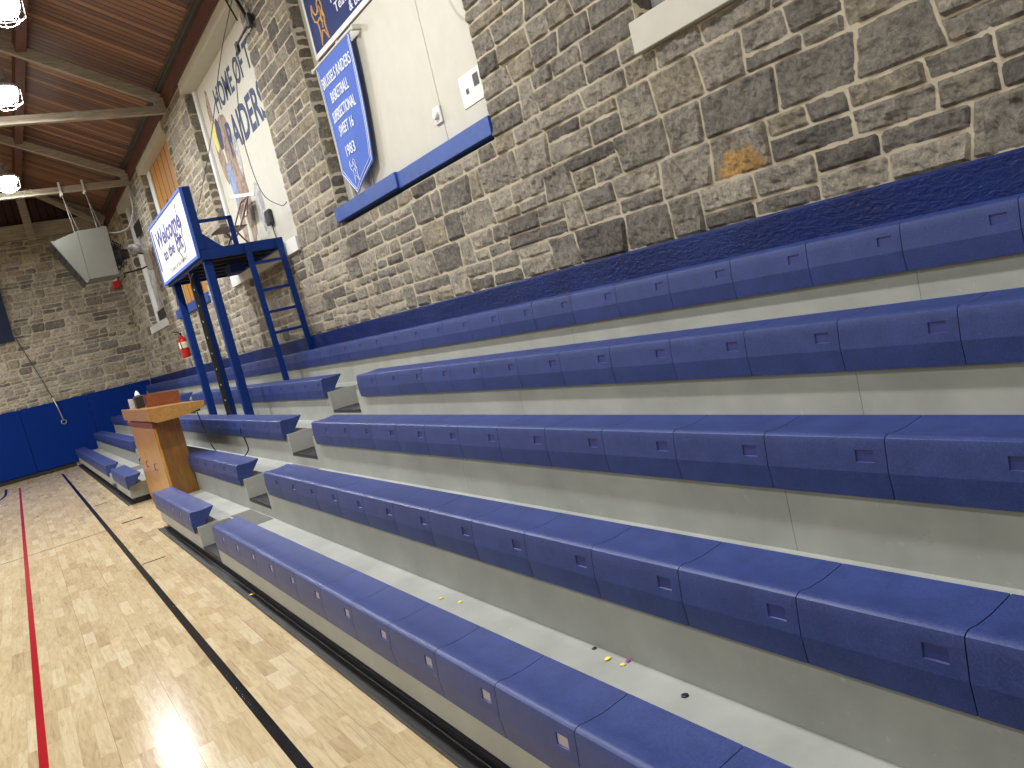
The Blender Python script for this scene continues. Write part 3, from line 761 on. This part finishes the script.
ub = MB().bbox((2.86, 11.0, 2.87), (3.06, 11.3, PZ0 + .02), .01); obj('junction_box', ub, M['navy'], t)
ps = MB().bbox((TX - .01, TY, PZ1), (TX + .085, TY + .06, 3.88), .006); obj('corner_post', ps, M['blue'], t)
obj('corner_post', MB().bbox((TX - .01, TY2 - .06, PZ1), (TX + .05, TY2, 3.88), .006), M['blue'], t)
obj('gusset', MB().prism([(TX + .085, PZ1), (TX + .30, PZ1), (TX + .26, PZ1 + .02), (TX + .085, PZ1 + .19)], 1, TY + .01, TY + .03), M['blue'], t)
obj('handrail', MB().bbox((TX + .085, TY + .01, 3.43), (2.80, TY + .045, 3.47), .004), M['blue'], t)
obj('rail_post', MB().bbox((2.755, TY + .01, PZ1), (2.815, TY + .045, 3.47), .004), M['blue'], t)
for nm, xa, xb, zb_ in (('ladder_rail', 2.865, 2.90, ZT(4) + .012), ('ladder_rail', 3.285, 3.315, ZT(5) + .012)):
    if xa > 3: q = MB().beam((3.345, TY - .05, zb_), (3.295, TY - .03, 3.08), .035, .07, up=(1, 0, 0))
    else: q = MB().beam((2.925, TY - .05, zb_), (2.885, TY - .03, 3.08), .035, .07, up=(1, 0, 0))
    obj(nm, q, M['blue'], t)
for z_ in (2.835, 2.49, 2.21, 1.945):
    k_ = (2.97 - z_) / 1.6; obj('rung', MB().beam((2.89 + .04 * k_, TY - .04, z_), (3.30 + .03 * k_, TY - .04, z_ + .005), .03, .035), M['blue'], t)
# sign board hung on the platform front
sg = thing('painted_sign', (2.30, 11.33, 3.02), 'white WELCOME TO THE PIT sign board on the blue platform', 'sign')
obj('board', MB().box((2.295, 10.12, 3.05), (2.315, 12.56, 3.85)), M['white'], sg)
f_ = MB(); f_.box((2.285, 10.09, 3.02), (2.318, 12.60, 3.055)); f_.box((2.285, 10.09, 3.845), (2.32, 12.60, 3.875)); f_.box((2.285, 10.09, 3.055), (2.32, 10.115, 3.845)); f_.box((2.285, 12.575, 3.055), (2.32, 12.6, 3.845))
obj('frame', f_, M['banner'], sg)
tx = MB(); wall_text(tx, 'Welcome', 12.30, 3.50, 2.294, .33, bold=.007, shear=.12, width=1.75); wall_text(tx, 'to the', 12.05, 3.30, 2.294, .22, bold=.004, shear=.12, width=.80); wall_text(tx, 'Pit', 11.12, 3.27, 2.294, .32, bold=.007, shear=.12, width=.42)
obj('lettering', tx, M['violet'], sg)
tx = MB(); wall_text(tx, '(Home of the Raiders)', 11.85, 3.11, 2.294, .09, width=1.2); obj('small_lettering', tx, M['mural_grey'], sg)
tx = MB(); tx.box((2.291, 12.44, 3.22), (2.295, 12.50, 3.80))
def stroke(mb, pts, r, X): mb.tube([(X, y, z) for y, z in pts], r, 5)
stroke(tx, [(10.55 + .06 * math.sin(q * .9), 3.78 - q * .045) for q in range(10)], .005, 2.293)
stroke(tx, [(10.75 - .16 * math.sin(q * .35), 3.30 - .10 * math.cos(q * .35)) for q in range(12)], .005, 2.293)
stroke(tx, [(10.95 + .05 * math.sin(q), 3.30 - q * .03) for q in range(7)], .008, 2.293)
obj('flourish', tx, M['dark'], sg)

# folding chair on the platform
fc = thing('folding_chair', (3.19, 11.7, PZ1 - .013), 'brown metal folding chair on the blue platform', 'chair')
cx, cy = 3.19, 11.7; z0 = PZ1 - .013
def L(x, y, z): return (cx + x, cy + y, z0 + z)
sp = MB().prism([(cx - .22, z0 + .43), (cx + .19, z0 + .44), (cx + .19, z0 + .455), (cx + .02, z0 + .462), (cx - .2, z0 + .465), (cx - .23, z0 + .45)], 1, cy - .2, cy + .2); obj('seat', sp, M['brown'], fc)
bk = MB()
n_ = 8; vs = []
for i in range(n_ + 1):
    y_ = -.2 + .4 * i / n_; b_ = .03 * (1 - (y_ / .2) ** 2)
    vs += [L(.235 + b_, y_, .60), L(.285 + b_, y_, .80), L(.297 + b_, y_, .80), L(.247 + b_, y_, .60)]
bk.add(vs, [(i * 4 + a, i * 4 + (a + 1) % 4, i * 4 + 4 + (a + 1) % 4, i * 4 + 4 + a) for i in range(n_) for a in range(4)] + [(0, 1, 2, 3), (n_ * 4 + 3, n_ * 4 + 2, n_ * 4 + 1, n_ * 4)]); obj('backrest', bk, M['brown'], fc)
for sy in (-.215, .215):
    obj('leg', MB().tube([L(.30, sy, .83), L(.10, sy, .46), L(-.20, sy, .012)], .012, 8), M['brown'], fc)
    obj('leg', MB().tube([L(-.02, sy * .93, .44), L(.26, sy * .93, .012)], .012, 8), M['brown'], fc)
cb = MB().tube([L(.30, -.215, .83), L(.315, 0, .845), L(.30, .215, .83)], .012, 8); cb.tube([L(-.12, -.215, .13), L(-.12, .215, .13)], .009, 6); obj('crossbar', cb, M['brown'], fc)

# ------------------------------------------------------------------ scorers' desk in the gap of the lowest tier
DX0, DX1, DY0, DY1, DZ = 1.34, 1.642, 10.45, 12.80, 1.23
lc = thing('wooden_desk', (1.49, 11.6, 0), 'long honey oak desk cabinet with overhanging top, in the gap of the lowest tier', 'desk')
obj('side_panel', MB().bbox((DX0 + .022, DY0, 0), (DX1, DY0 + .025, DZ), .003), M['oak_side'], lc)
obj('side_panel', MB().bbox((DX0 + .022, DY1 - .025, 0), (DX1, DY1, DZ), .003), M['oak_side'], lc)
obj('back_panel', MB().box((DX1 - .02, DY0 + .025, .0), (DX1, DY1 - .025, DZ)), M['oak_side'], lc)
obj('face_frame', MB().bbox((DX0 + .006, DY0 - .004, 0), (DX0 + .022, DY0 + .06, DZ - .07), .002), M['oak'], lc)
obj('face_frame', MB().bbox((DX0 + .008, DY1 - .06, 0), (DX0 + .022, DY1, DZ - .07), .002), M['oak'], lc)
obj('backing', MB().box((DX0 + .012, DY0 + .05, 0), (DX0 + .022, DY1 - .05, DZ - .07)), M['walnut'], lc)
nd_ = 3
for q in range(nd_):
    ya = DY0 + .065 + q * (DY1 - DY0 - .13) / nd_; yb = DY0 + .065 + (q + 1) * (DY1 - DY0 - .13) / nd_ - .03
    dr = obj('door', MB().bbox((DX0 - .006, ya, .10), (DX0 + .012, yb, DZ - .08), .004), M['oak'], lc)
    obj('handle', MB().tube([(DX0 - .006, yb - .08, .60), (DX0 - .03, yb - .08, .60), (DX0 - .03, yb - .08, .68), (DX0 - .006, yb - .08, .68)], .006, 6), M['dark'], dr)
obj('frieze', MB().bbox((DX0 - .02, DY0 - .03, DZ - .07), (DX0 + .022, DY1 + .02, DZ), .004), M['walnut'], lc)
# sloping top, deeper than the cabinet
TA, TB = 10.12, 12.62
obj('top', MB().prism([(1.285, 1.272), (1.35, DZ + .001), (1.66, DZ + .001), (1.905, 1.282), (1.915, 1.352), (1.285, 1.415)], 1, TA, TB), M['oak_top'], lc)
obj('fascia_board', MB().bbox((1.272, TA - .01, 1.268), (1.287, TB + .01, 1.42), .003), M['oak_top'], lc)
obj('outlet_box', MB().bbox((1.80, 10.3, 1.235), (1.88, 10.4, 1.27), .004), M['dark'], lc)
def topz(x): return 1.415 - (x - 1.285) * .1
o = obj('wooden_box', MB().prism([(1.45, topz(1.45) + .003), (1.86, topz(1.86) + .003), (1.875, 1.525), (1.46, 1.568)], 1, 11.35, 12.3), M['walnut']); tag(o, 'low reddish brown wooden box lying on the desk top', 'wooden box')
mg = thing('napkin_holder', (1.385, 11.40, topz(1.35) + .004), 'black square holder with white tissue on the desk top', 'holder')
obj('holder', MB().bbox((1.33, 11.33, 1.412), (1.43, 11.47, 1.575), .008), M['cord'], mg)
obj('tissue', MB().lathe([(.005, -.01), (.035, .01), (.025, .04), (.004, .07)], (1.38, 11.4, 1.575), 7), M['tissue'], mg)
o = obj('small_box', MB().bbox((1.29, 11.60, 1.42), (1.345, 11.72, 1.55), .004), M['mural_grey']); tag(o, 'small grey patterned box beside the black holder on the desk', 'box')
for i, (pts, lb) in enumerate((([(1.84, 10.33, 1.232), (1.865, 10.30, 1.0), (1.87, 10.25, .85), (1.90, 10.15, .70), (1.93, 10.05, .606)], 'black power cord hanging from the desk top down to the tier'),
                               ([(2.13 - .008, 9.6, .95), (2.12, 9.62, .90), (2.15, 9.66, .80), (2.148, 9.62, .68), (2.10, 9.68, .61)], 'short black cord looping down from the third row bench, right of the desk'))):
    # smooth the cord
    P = [Vector(p) for p in pts]; out = []
    for a in range(len(P) - 1):
        p0 = P[max(a - 1, 0)]; p1 = P[a]; p2 = P[a + 1]; p3 = P[min(a + 2, len(P) - 1)]
        for s_ in range(6):
            u = s_ / 6; out.append(.5 * ((2 * p1) + (p2 - p0) * u + (2 * p0 - 5 * p1 + 4 * p2 - p3) * u * u + (3 * p1 - p0 - 3 * p2 + p3) * u ** 3))
    out.append(P[-1]); tag(obj('power_cord', MB().tube(out, .007, 6), M['cord'], smooth=True), lb, 'cable')

# ------------------------------------------------------------------ wall-hung things
# pennant
pn = thing('hanging_pennant', (3.45, 7.5, 4.45), 'light blue BRUSSELS RAIDERS BASKETBALL SUPERSECTIONAL 1983 pennant with pointed bottom', 'banner')
NB = 12; NV = 20; mb = MB(); vs = []
def pen_z(s_): return 3.345 - .06 * s_ - .24 * (1 - abs(2 * s_ - 1))         # pointed bottom edge
def pen_y(s_, z): k = (4.44 - z) / 1.3; return 7.985 - .955 * s_ + k * (.05 + .17 * s_ * k)
def pen_x(y, z): return 3.46 + .024 * math.sin((y * 5.2) + z * .9) * min(1, (4.44 - z) * 1.2)
for j in range(NV + 1):
    for i in range(NB + 1):
        s_ = i / NB; z = 4.44 + (pen_z(s_) - 4.44) * j / NV; y = pen_y(s_, z); vs.append((pen_x(y, z), y, z))
fs = [(j * (NB + 1) + i, j * (NB + 1) + i + 1, (j + 1) * (NB + 1) + i + 1, (j + 1) * (NB + 1) + i) for j in range(NV) for i in range(NB)]
n0 = len(vs); vs2 = [(x + .004, y, z) for x, y, z in vs]
mb.add(vs, fs); mb.add(vs2, [tuple(reversed(f)) for f in fs]); obj('cloth', mb, M['banner'], pn, smooth=True, fix=False)
pp = MB(); edge = [(pen_y(.02 + .96 * i / 12, pen_z(i / 12)), pen_z(i / 12)) for i in range(13)]
loop = [(pen_y(.02, 4.43 - .18 * q), 4.43 - .18 * q) for q in range(6)] + [(y, z + .015) for y, z in edge] + [(pen_y(.98, 4.43 - .18 * q), 4.43 - .18 * q) for q in range(5, -1, -1)]
pp.tube([(pen_x(y, z) - .004, y, z) for y, z in loop], .005, 5); loop2 = [(pen_y(.05, 4.40 - .18 * q), 4.40 - .18 * q) for q in range(6)] + [(pen_y(.05 + .9 * i / 12, pen_z(i / 12)), pen_z(i / 12) + .045) for i in range(13)] + [(pen_y(.95, 4.40 - .18 * q), 4.40 - .18 * q) for q in range(5, -1, -1)]
pp.tube([(pen_x(y, z) - .004, y, z) for y, z in loop2], .003, 5); obj('piping', pp, M['lettering'], pn)
lt = MB()
for s_, z_, sz, wd in (('BRUSSELS RAIDERS', 4.20, .155, .80), ('BASKETBALL', 4.02, .155, .50), ('SUPERSECTIONAL', 3.84, .155, .64), ('SWEET 16', 3.68, .15, .40), ('1983', 3.46, .15, .28)):
    vs_, fs_ = text_mesh(s_, sz, 1, 0); w0_ = max(v[0] for v in vs_); k = wd / w0_; yc = pen_y(.5, z_)
    lt.add([(pen_x(yc + wd / 2 - v[0] * k, z_ + v[1]) - .005 - v[2], yc + wd / 2 - v[0] * k, z_ + v[1]) for v in vs_], fs_)
obj('lettering', lt, M['lettering'], pn)
def emblem(mb, cy, cz, sc, X, r):
    def C(pts): mb.tube([(X(cy - a * sc, cz + b * sc), cy - a * sc, cz + b * sc) for a, b in pts], r, 5)
    C([(-.50, .55), (-.46, .30), (-.30, .12), (-.12, .10), (.0, .22)]); C([(-.50, .55), (-.62, .25), (-.50, -.05), (-.25, -.18), (.02, -.10)])
    C([(.02, .10), (.02, .38), (.16, .50), (.34, .42), (.40, .20), (.36, .02)]); C([(-.25, -.18), (-.22, -.55), (-.30, -1.0), (-.02, -.55), (.16, -.62), (.42, -1.0), (.34, -.45), (.44, -.2), (.36, .02)])
    C([(.0, .22), (.14, .28), (.22, .10), (.12, -.12), (.18, -.35)]); C([(.02, -.10), (.14, -.30), (.08, -.5)])
    C([(.36, .02), (.28, -.08), (.36, -.18)])
em_ = MB(); emblem(em_, 7.60, 3.33, .15, lambda y, z: pen_x(y, z) - .006, .003); obj('emblem', em_, M['lettering'], pn)
rd = MB().tube([(3.46, 8.05, 4.45), (3.46, 6.93, 4.45)], .012, 8); obj('rod', rd, M['white'], pn)
obj('bracket', MB().bbox((3.445, 6.91, 4.42), (PX - .03, 6.95, 4.47), .006), M['cream'], pn); obj('bracket', MB().bbox((3.445, 8.04, 4.42), (PX - .03, 8.075, 4.47), .006), M['cream'], pn)
# printed team banner above it
ps = thing('team_poster', (PX - .05, 7.2, 4.6), 'navy printed team banner with gold emblem and white thank-you lettering, at the top edge', 'banner')
obj('sheet', MB().box((PX - .056, 5.3, 4.60), (PX - .050, 8.02, 5.8)), M['navy'], ps)
fr_ = MB().box((PX - .062, 5.25, 4.55), (PX - .045, 8.06, 4.60)).box((PX - .062, 5.25, 5.8), (PX - .045, 8.07, 5.86)).box((PX - .062, 8.02, 4.60), (PX - .045, 8.06, 5.8)).box((PX - .062, 5.25, 4.60), (PX - .045, 5.3, 5.8)); obj('frame', fr_, M['white'], ps)
em_ = MB(); emblem(em_, 7.72, 4.885, .27, lambda y, z: PX - .058, .010); obj('emblem', em_, M['gold'], ps)
lt = MB()
for s_, y_, z_, wd in (('Thank you', 7.43, 4.86, .70), ('Teacher, Bro', 7.34, 4.745, .85), ('& Bus Driver', 7.03, 4.63, .72)): wall_text(lt, s_, y_, z_, PX - .057, .13, bold=.0, width=wd)
obj('lettering', lt, M['lettering'], ps)
# small fittings on the first boarded window
so = thing('wall_socket', (PX - .05, 5.92, 3.27), 'small white round electrical fitting on the boarded window', 'socket')
obj('plate', MB().bbox((PX - .065, 5.86, 3.24), (PX - .045, 5.98, 3.38), .006), M['white'], so)
obj('knob', MB().lathe([(.035, 0), (.035, .02), (.028, .03), (.0, .032)], (0, 0, 0), 16, axis=0), M['white'], so, local=True); bpy.data.objects['knob'].location = (-.015, 0, .04); bpy.data.objects['knob'].rotation_euler = (0, 0, math.pi)
nt = thing('taped_notice', (PX - .05, 5.33, 3.25), 'clear sheeted notice taped at the right edge of the boarded window', 'notice')
obj('sheet', MB().box((PX - .052, 5.14, 3.22), (PX - .046, 5.50, 3.46)), M['white'], nt)
obj('print', MB().box((PX - .054, 5.21, 3.33), (PX - .052, 5.29, 3.42)).box((PX - .054, 5.38, 3.31), (PX - .052, 5.42, 3.35)), M['dark'], nt)
# fire extinguisher
fe = thing('fire_extinguisher', (3.30, 17.75, 2.03), 'red fire extinguisher hung on the stone wall beyond the tower', 'fire extinguisher')
c_ = (3.27, 17.75, 2.03)
obj('cylinder', MB().lathe([(.07, 0), (.085, .01), (.088, .03), (.088, .36), (.075, .41), (.04, .44), (.022, .46), (.022, .48)], c_, 20), M['red'], fe, smooth=True)
obj('label', MB().lathe([(.0895, .20), (.0895, .33)], c_, 20), M['label'], fe)
vv = MB().tube([(3.27, 17.75, 2.49), (3.27, 17.75, 2.56)], .018, 8); vv.beam((3.25, 17.75, 2.57), (3.13, 17.72, 2.60), .02, .015); vv.beam((3.25, 17.75, 2.545), (3.15, 17.72, 2.54), .02, .012); obj('valve', vv, M['cord'], fe)
hs = MB().tube([(3.26, 17.74, 2.54), (3.20, 17.66, 2.50), (3.19, 17.63, 2.38), (3.21, 17.64, 2.20)], .01, 8); obj('hose', hs, M['cord'], fe)
obj('hanger_bracket', MB().bbox((3.33, 17.72, 2.2), (3.41, 17.78, 2.5), .004), M['steel'], fe)
# black device with cord on mural panel behind chair
dv = thing('wall_device', (PX - .05, 11.0, 3.5), 'small dark device with a cord on the mural panel, behind the folding chair', 'device')
obj('case', MB().bbox((PX - .06, 10.9, 3.42), (PX - .002, 11.12, 3.62), .015), M['dark'], dv)
obj('cord', MB().tube([(PX - .02, 10.98, 3.42), (PX - .03, 10.95, 3.3), (PX - .02, 10.9, 3.04)], .008, 6), M['cord'], dv)
# conduits and loose wires high on the wall
cw = thing('wall_conduit', (3.33, 9.4, 5.4), 'black conduit with junction box on the stone pier left of the pennant', 'conduit')
obj('pipe', MB().tube([(3.35, 9.43, 6.05), (3.33, 9.42, 5.78), (3.33, 9.24, 5.50)], .022, 8).tube([(3.33, 9.22, 5.42), (3.33, 9.80, 5.40)], .014, 8).tube([(3.35, 9.9, 6.05), (3.35, 9.62, 5.62)], .012, 6), M['cord'], cw)
obj('junction_box', MB().bbox((3.32, 9.16, 5.38), (3.37, 9.26, 5.52), .008), M['dark'], cw); obj('switch_box', MB().bbox((3.33, 9.82, 5.33), (3.37, 9.90, 5.45), .008), M['dark'], cw)
def cord(name, pts, r, m, lb):
    P = [Vector(p) for p in pts]; out = []
    for a in range(len(P) - 1):
        p0 = P[max(a - 1, 0)]; p1 = P[a]; p2 = P[a + 1]; p3 = P[min(a + 2, len(P) - 1)]
        for s_ in range(8):
            u = s_ / 8; out.append(.5 * ((2 * p1) + (p2 - p0) * u + (2 * p0 - 5 * p1 + 4 * p2 - p3) * u * u + (3 * p1 - p0 - 3 * p2 + p3) * u ** 3))
    out.append(P[-1]); return tag(obj(name, MB().tube(out, r, 5), m, smooth=True), lb, 'cable')
cord('loose_wire', [(3.34, 9.87, 5.40), (3.34, 10.20, 5.1), (3.33, 10.5, 4.5), (3.33, 10.36, 3.77), (3.34, 9.80, 3.45), (3.36, 9.6, 3.44)], .006, M['rope'], 'thin dark wire drooping across the white mural panel')
cord('loose_wire', [(3.36, 9.5, 5.9), (3.35, 10.6, 5.55), (3.34, 12.0, 4.9), (3.34, 13.3, 4.45), (3.36, 14.9, 4.0)], .006, M['rope'], 'thin dark wire slanting past the mural toward the wood panelled window')
cord('loose_wire', [(3.40, 5.45, 4.32), (3.30, 5.30, 4.05), (3.30, 5.0, 3.92), (3.36, 4.9, 3.93)], .005, M['rope'], 'thin dark wire looping at the top right of the boarded window')
cord('hook_cord', [(.55, EY - .12, 3.6), (.80, EY - .10, 2.6), (.96, EY - .10, 1.9)], .012, M['rope'], 'thin cord running down the far stone wall to the hanging hook')
hk = thing('hanging_hook', (1.02, EY - .12, 1.13), 'pale strap and ring hanging on the blue end wall padding', 'hook')
obj('strap', MB().beam((.95, EY - .1, 1.90), (1.0, EY - .1, 1.66), .06, .02), M['label'], hk)
obj('chain', MB().tube([(1.0, EY - .1, 1.66), (1.03, EY - .1, 1.45), (1.05, EY - .1, 1.28)], .016, 6), M['steel'], hk)
obj('ring', MB().tube([(1.05 + .06 * math.sin(k * math.pi / 8), EY - .1, 1.22 + .055 * math.cos(k * math.pi / 8)) for k in range(17)], .013, 6), M['steel'], hk)
tag(obj('wall_banner', MB().box((-1.6, EY - .10, 3.55), (.52, EY - .06, 5.6)), plain('dark_slate_cloth', srgb(26, 36, 60), .9)), 'dark navy hanging at the left edge, high on the far stone wall', 'banner')

# ------------------------------------------------------------------ heater
HY0, HY1 = 18.5, 19.35
ht = thing('unit_heater', (2.1, 18.95, 4.0), 'grey metal unit heater hung by rods from the roof truss', 'heater')
obj('case', MB().prism([(2.018, 5.048), (2.573, 5.066), (2.556, 4.051), (1.998, 4.049)], 1, HY0, HY1), M['galv'], ht)
obj('discharge_hood', MB().prism([(2.012, 5.046), (1.992, 4.047), (1.941, 3.985), (1.515, 4.90)], 1, HY0 + .006, HY1 - .006), M['galv'], ht)
gr = MB(); 
for a_ in range(7):
    u0, u1 = a_ / 7 + .004, (a_ + 1) / 7 - .014
    P0 = Vector((1.515, 4.90)); P1 = Vector((1.941, 3.985)); nrm = Vector((-.906, -.422))
    p, q = P0.lerp(P1, u0) + nrm * .012, P0.lerp(P1, u1) + nrm * .012
    gr.beam((p.x, (HY0 + HY1) / 2, p.y), (q.x, (HY0 + HY1) / 2, q.y), HY1 - HY0 - .03, .022)
obj('louvre', gr, M['dark'], ht)
nb = MB().prism([(1.50, 4.915), (1.525, 4.925), (1.955, 3.99), (1.93, 3.975)], 1, HY0 - .004, HY0 + .03); obj('hood_rim', nb, M['galv'], ht)
mo = MB().lathe([(.0, 0), (.20, .01), (.22, .05), (.22, .16), (.12, .20), (.10, .34), (.0, .36)], (2.57, 18.95, 4.5), 16, axis=0); obj('fan_motor', mo, M['dark'], ht)
gd = MB()
for k in range(4): gd.tube([(2.60 + .07 * k, 18.95 + (.30 - .04 * k) * math.cos(j * math.pi / 8), 4.5 + (.38 - .05 * k) * math.sin(j * math.pi / 8)) for j in range(17)], .008, 5)
for k in range(6):
    a = k * math.pi / 3; gd.tube([(2.57, 18.95 + .32 * math.cos(a), 4.5 + .40 * math.sin(a)), (2.82, 18.95 + .15 * math.cos(a), 4.5 + .2 * math.sin(a))], .008, 5)
obj('fan_guard', gd, M['cord'], ht)
for (x_, y_) in ((1.98, 18.78), (1.98, 19.12), (2.42, 18.78), (2.42, 19.12)):
    obj('hanger_rod', MB().tube([(x_ + (.16 if y_ > 18.95 else .02), y_, 5.04), (x_, 18.95 + (.07 if y_ > 18.95 else -.07), 5.93)], .009, 6), M['rope'], ht)
for x_ in (1.98, 2.42):
    obj('beam_clamp', MB().bbox((x_ - .03, 18.95 - .09, 5.88), (x_ + .02, 18.95 + .09, 5.94), .005).bbox((x_ - .03, 18.95 - .085, 5.94), (x_ + .012, 18.95 - .055, 6.15), .004), M['white_cord'], ht)
cord('white_cable', [(2.57, 18.9, 5.0), (2.85, 18.95, 4.98), (3.1, 19.1, 5.1), (3.3, 19.3, 5.45), (3.34, 19.3, 5.8)], .016, M['white_cord'], 'white cable curving from the heater up to the eaves')
dm = thing('wall_floodlight', (3.2, 19.7, 4.35), 'round glass floodlight on a black bracket arm, right of the heater', 'light fixture')
obj('dome', MB().lathe([(.0, .17), (.08, .16), (.15, .10), (.17, .02), (.16, -.04), (.0, -.06)], (3.18, 19.75, 4.64), 18), M['mural_grey'], dm, smooth=True)
obj('bracket_arm', MB().tube([(3.36, 19.4, 4.50), (3.34, 19.45, 4.25), (3.2, 19.6, 4.22), (2.85, 19.75, 4.20), (2.82, 19.75, 4.10)], .02, 6).tube([(3.18, 19.75, 4.60), (3.30, 19.6, 4.55), (3.36, 19.4, 4.50)], .018, 6), M['cord'], dm)
obj('wall_plate', MB().bbox((3.30, 19.3, 4.15), (3.40, 19.5, 4.6), .01), M['cream'], dm)
rb = thing('alarm_box', (3.2, 24.2, 4.4), 'small red alarm box in the far corner under the heater', 'alarm')
obj('case', MB().bbox((3.12, EY - .17, 4.40), (3.30, EY - .03, 4.60), .01), M['red'], rb); obj('cap', MB().bbox((3.15, EY - .15, 4.60), (3.26, EY - .04, 4.74), .01), M['white'], rb)

# ------------------------------------------------------------------ litter and marks on the lower tier
def scrap(x, y, z, s_, m, lb, cat='litter', grp=None, flat=.5, seed=0):
    mb = MB(); rnd = random.Random(seed); n = 9; prof = [(.2, 0), (.9, .15), (1, .5), (.7, .9), (.1, 1.0)]
    vs = []
    for r, h in prof:
        for k in range(n):
            t_ = 2 * math.pi * k / n; q = r * s_ * (1 + rnd.uniform(-.35, .35)); vs.append((x + q * math.cos(t_) * 1.3, y + q * math.sin(t_), z + h * s_ * flat + (rnd.uniform(0, .25) * s_ * flat if h > .2 else 0)))
    mb.add(vs, [(i * n + k, i * n + (k + 1) % n, (i + 1) * n + (k + 1) % n, (i + 1) * n + k) for i in range(4) for k in range(n)] + [tuple(range(n))[::-1], tuple(range(4 * n, 5 * n))])
    return tag(obj('litter_scrap', mb, m), lb, cat, grp)
G = 'litter on the lowest tier'; tz = ZT(1) + .001
scrap(1.543, 3.686, tz, .010, M['yellow'], 'small yellow scrap on the lowest grey tier, farthest of the yellow pieces', grp=G, seed=1)
scrap(1.573, 3.536, tz, .009, M['yellow'], 'small yellow scrap, second farthest on the lowest grey tier', grp=G, seed=2)
scrap(1.600, 2.404, tz, .011, M['yellow'], 'largest yellow scrap on the lowest grey tier, beside the magenta piece', grp=G, seed=3)
scrap(1.602, 2.320, tz, .008, M['yellow'], 'smallest yellow crumb just right of the largest one', grp=G, seed=4)
scrap(1.630, 2.322, tz, .009, M['pink'], 'magenta scrap against the riser of the lowest tier', grp=G, seed=5)
scrap(1.626, 2.52, tz, .008, M['cord'], 'tiny black and white scrap against the riser, left of the yellow pieces', grp=G, seed=6)
scrap(1.100, 6.07, .0215, .016, M['yellow'], 'yellow and brown scrap lying on the black base strip', grp='litter on the base strip', seed=7)
pl = MB().lathe([(.0, 0), (.013, 0), (.013, .004), (.009, .006), (.0, .006)], (1.578, 1.974, tz - .001), 14); tag(obj('rubber_plug', pl, M['cord']), 'black round rubber plug set in the lowest grey tier', 'plug')
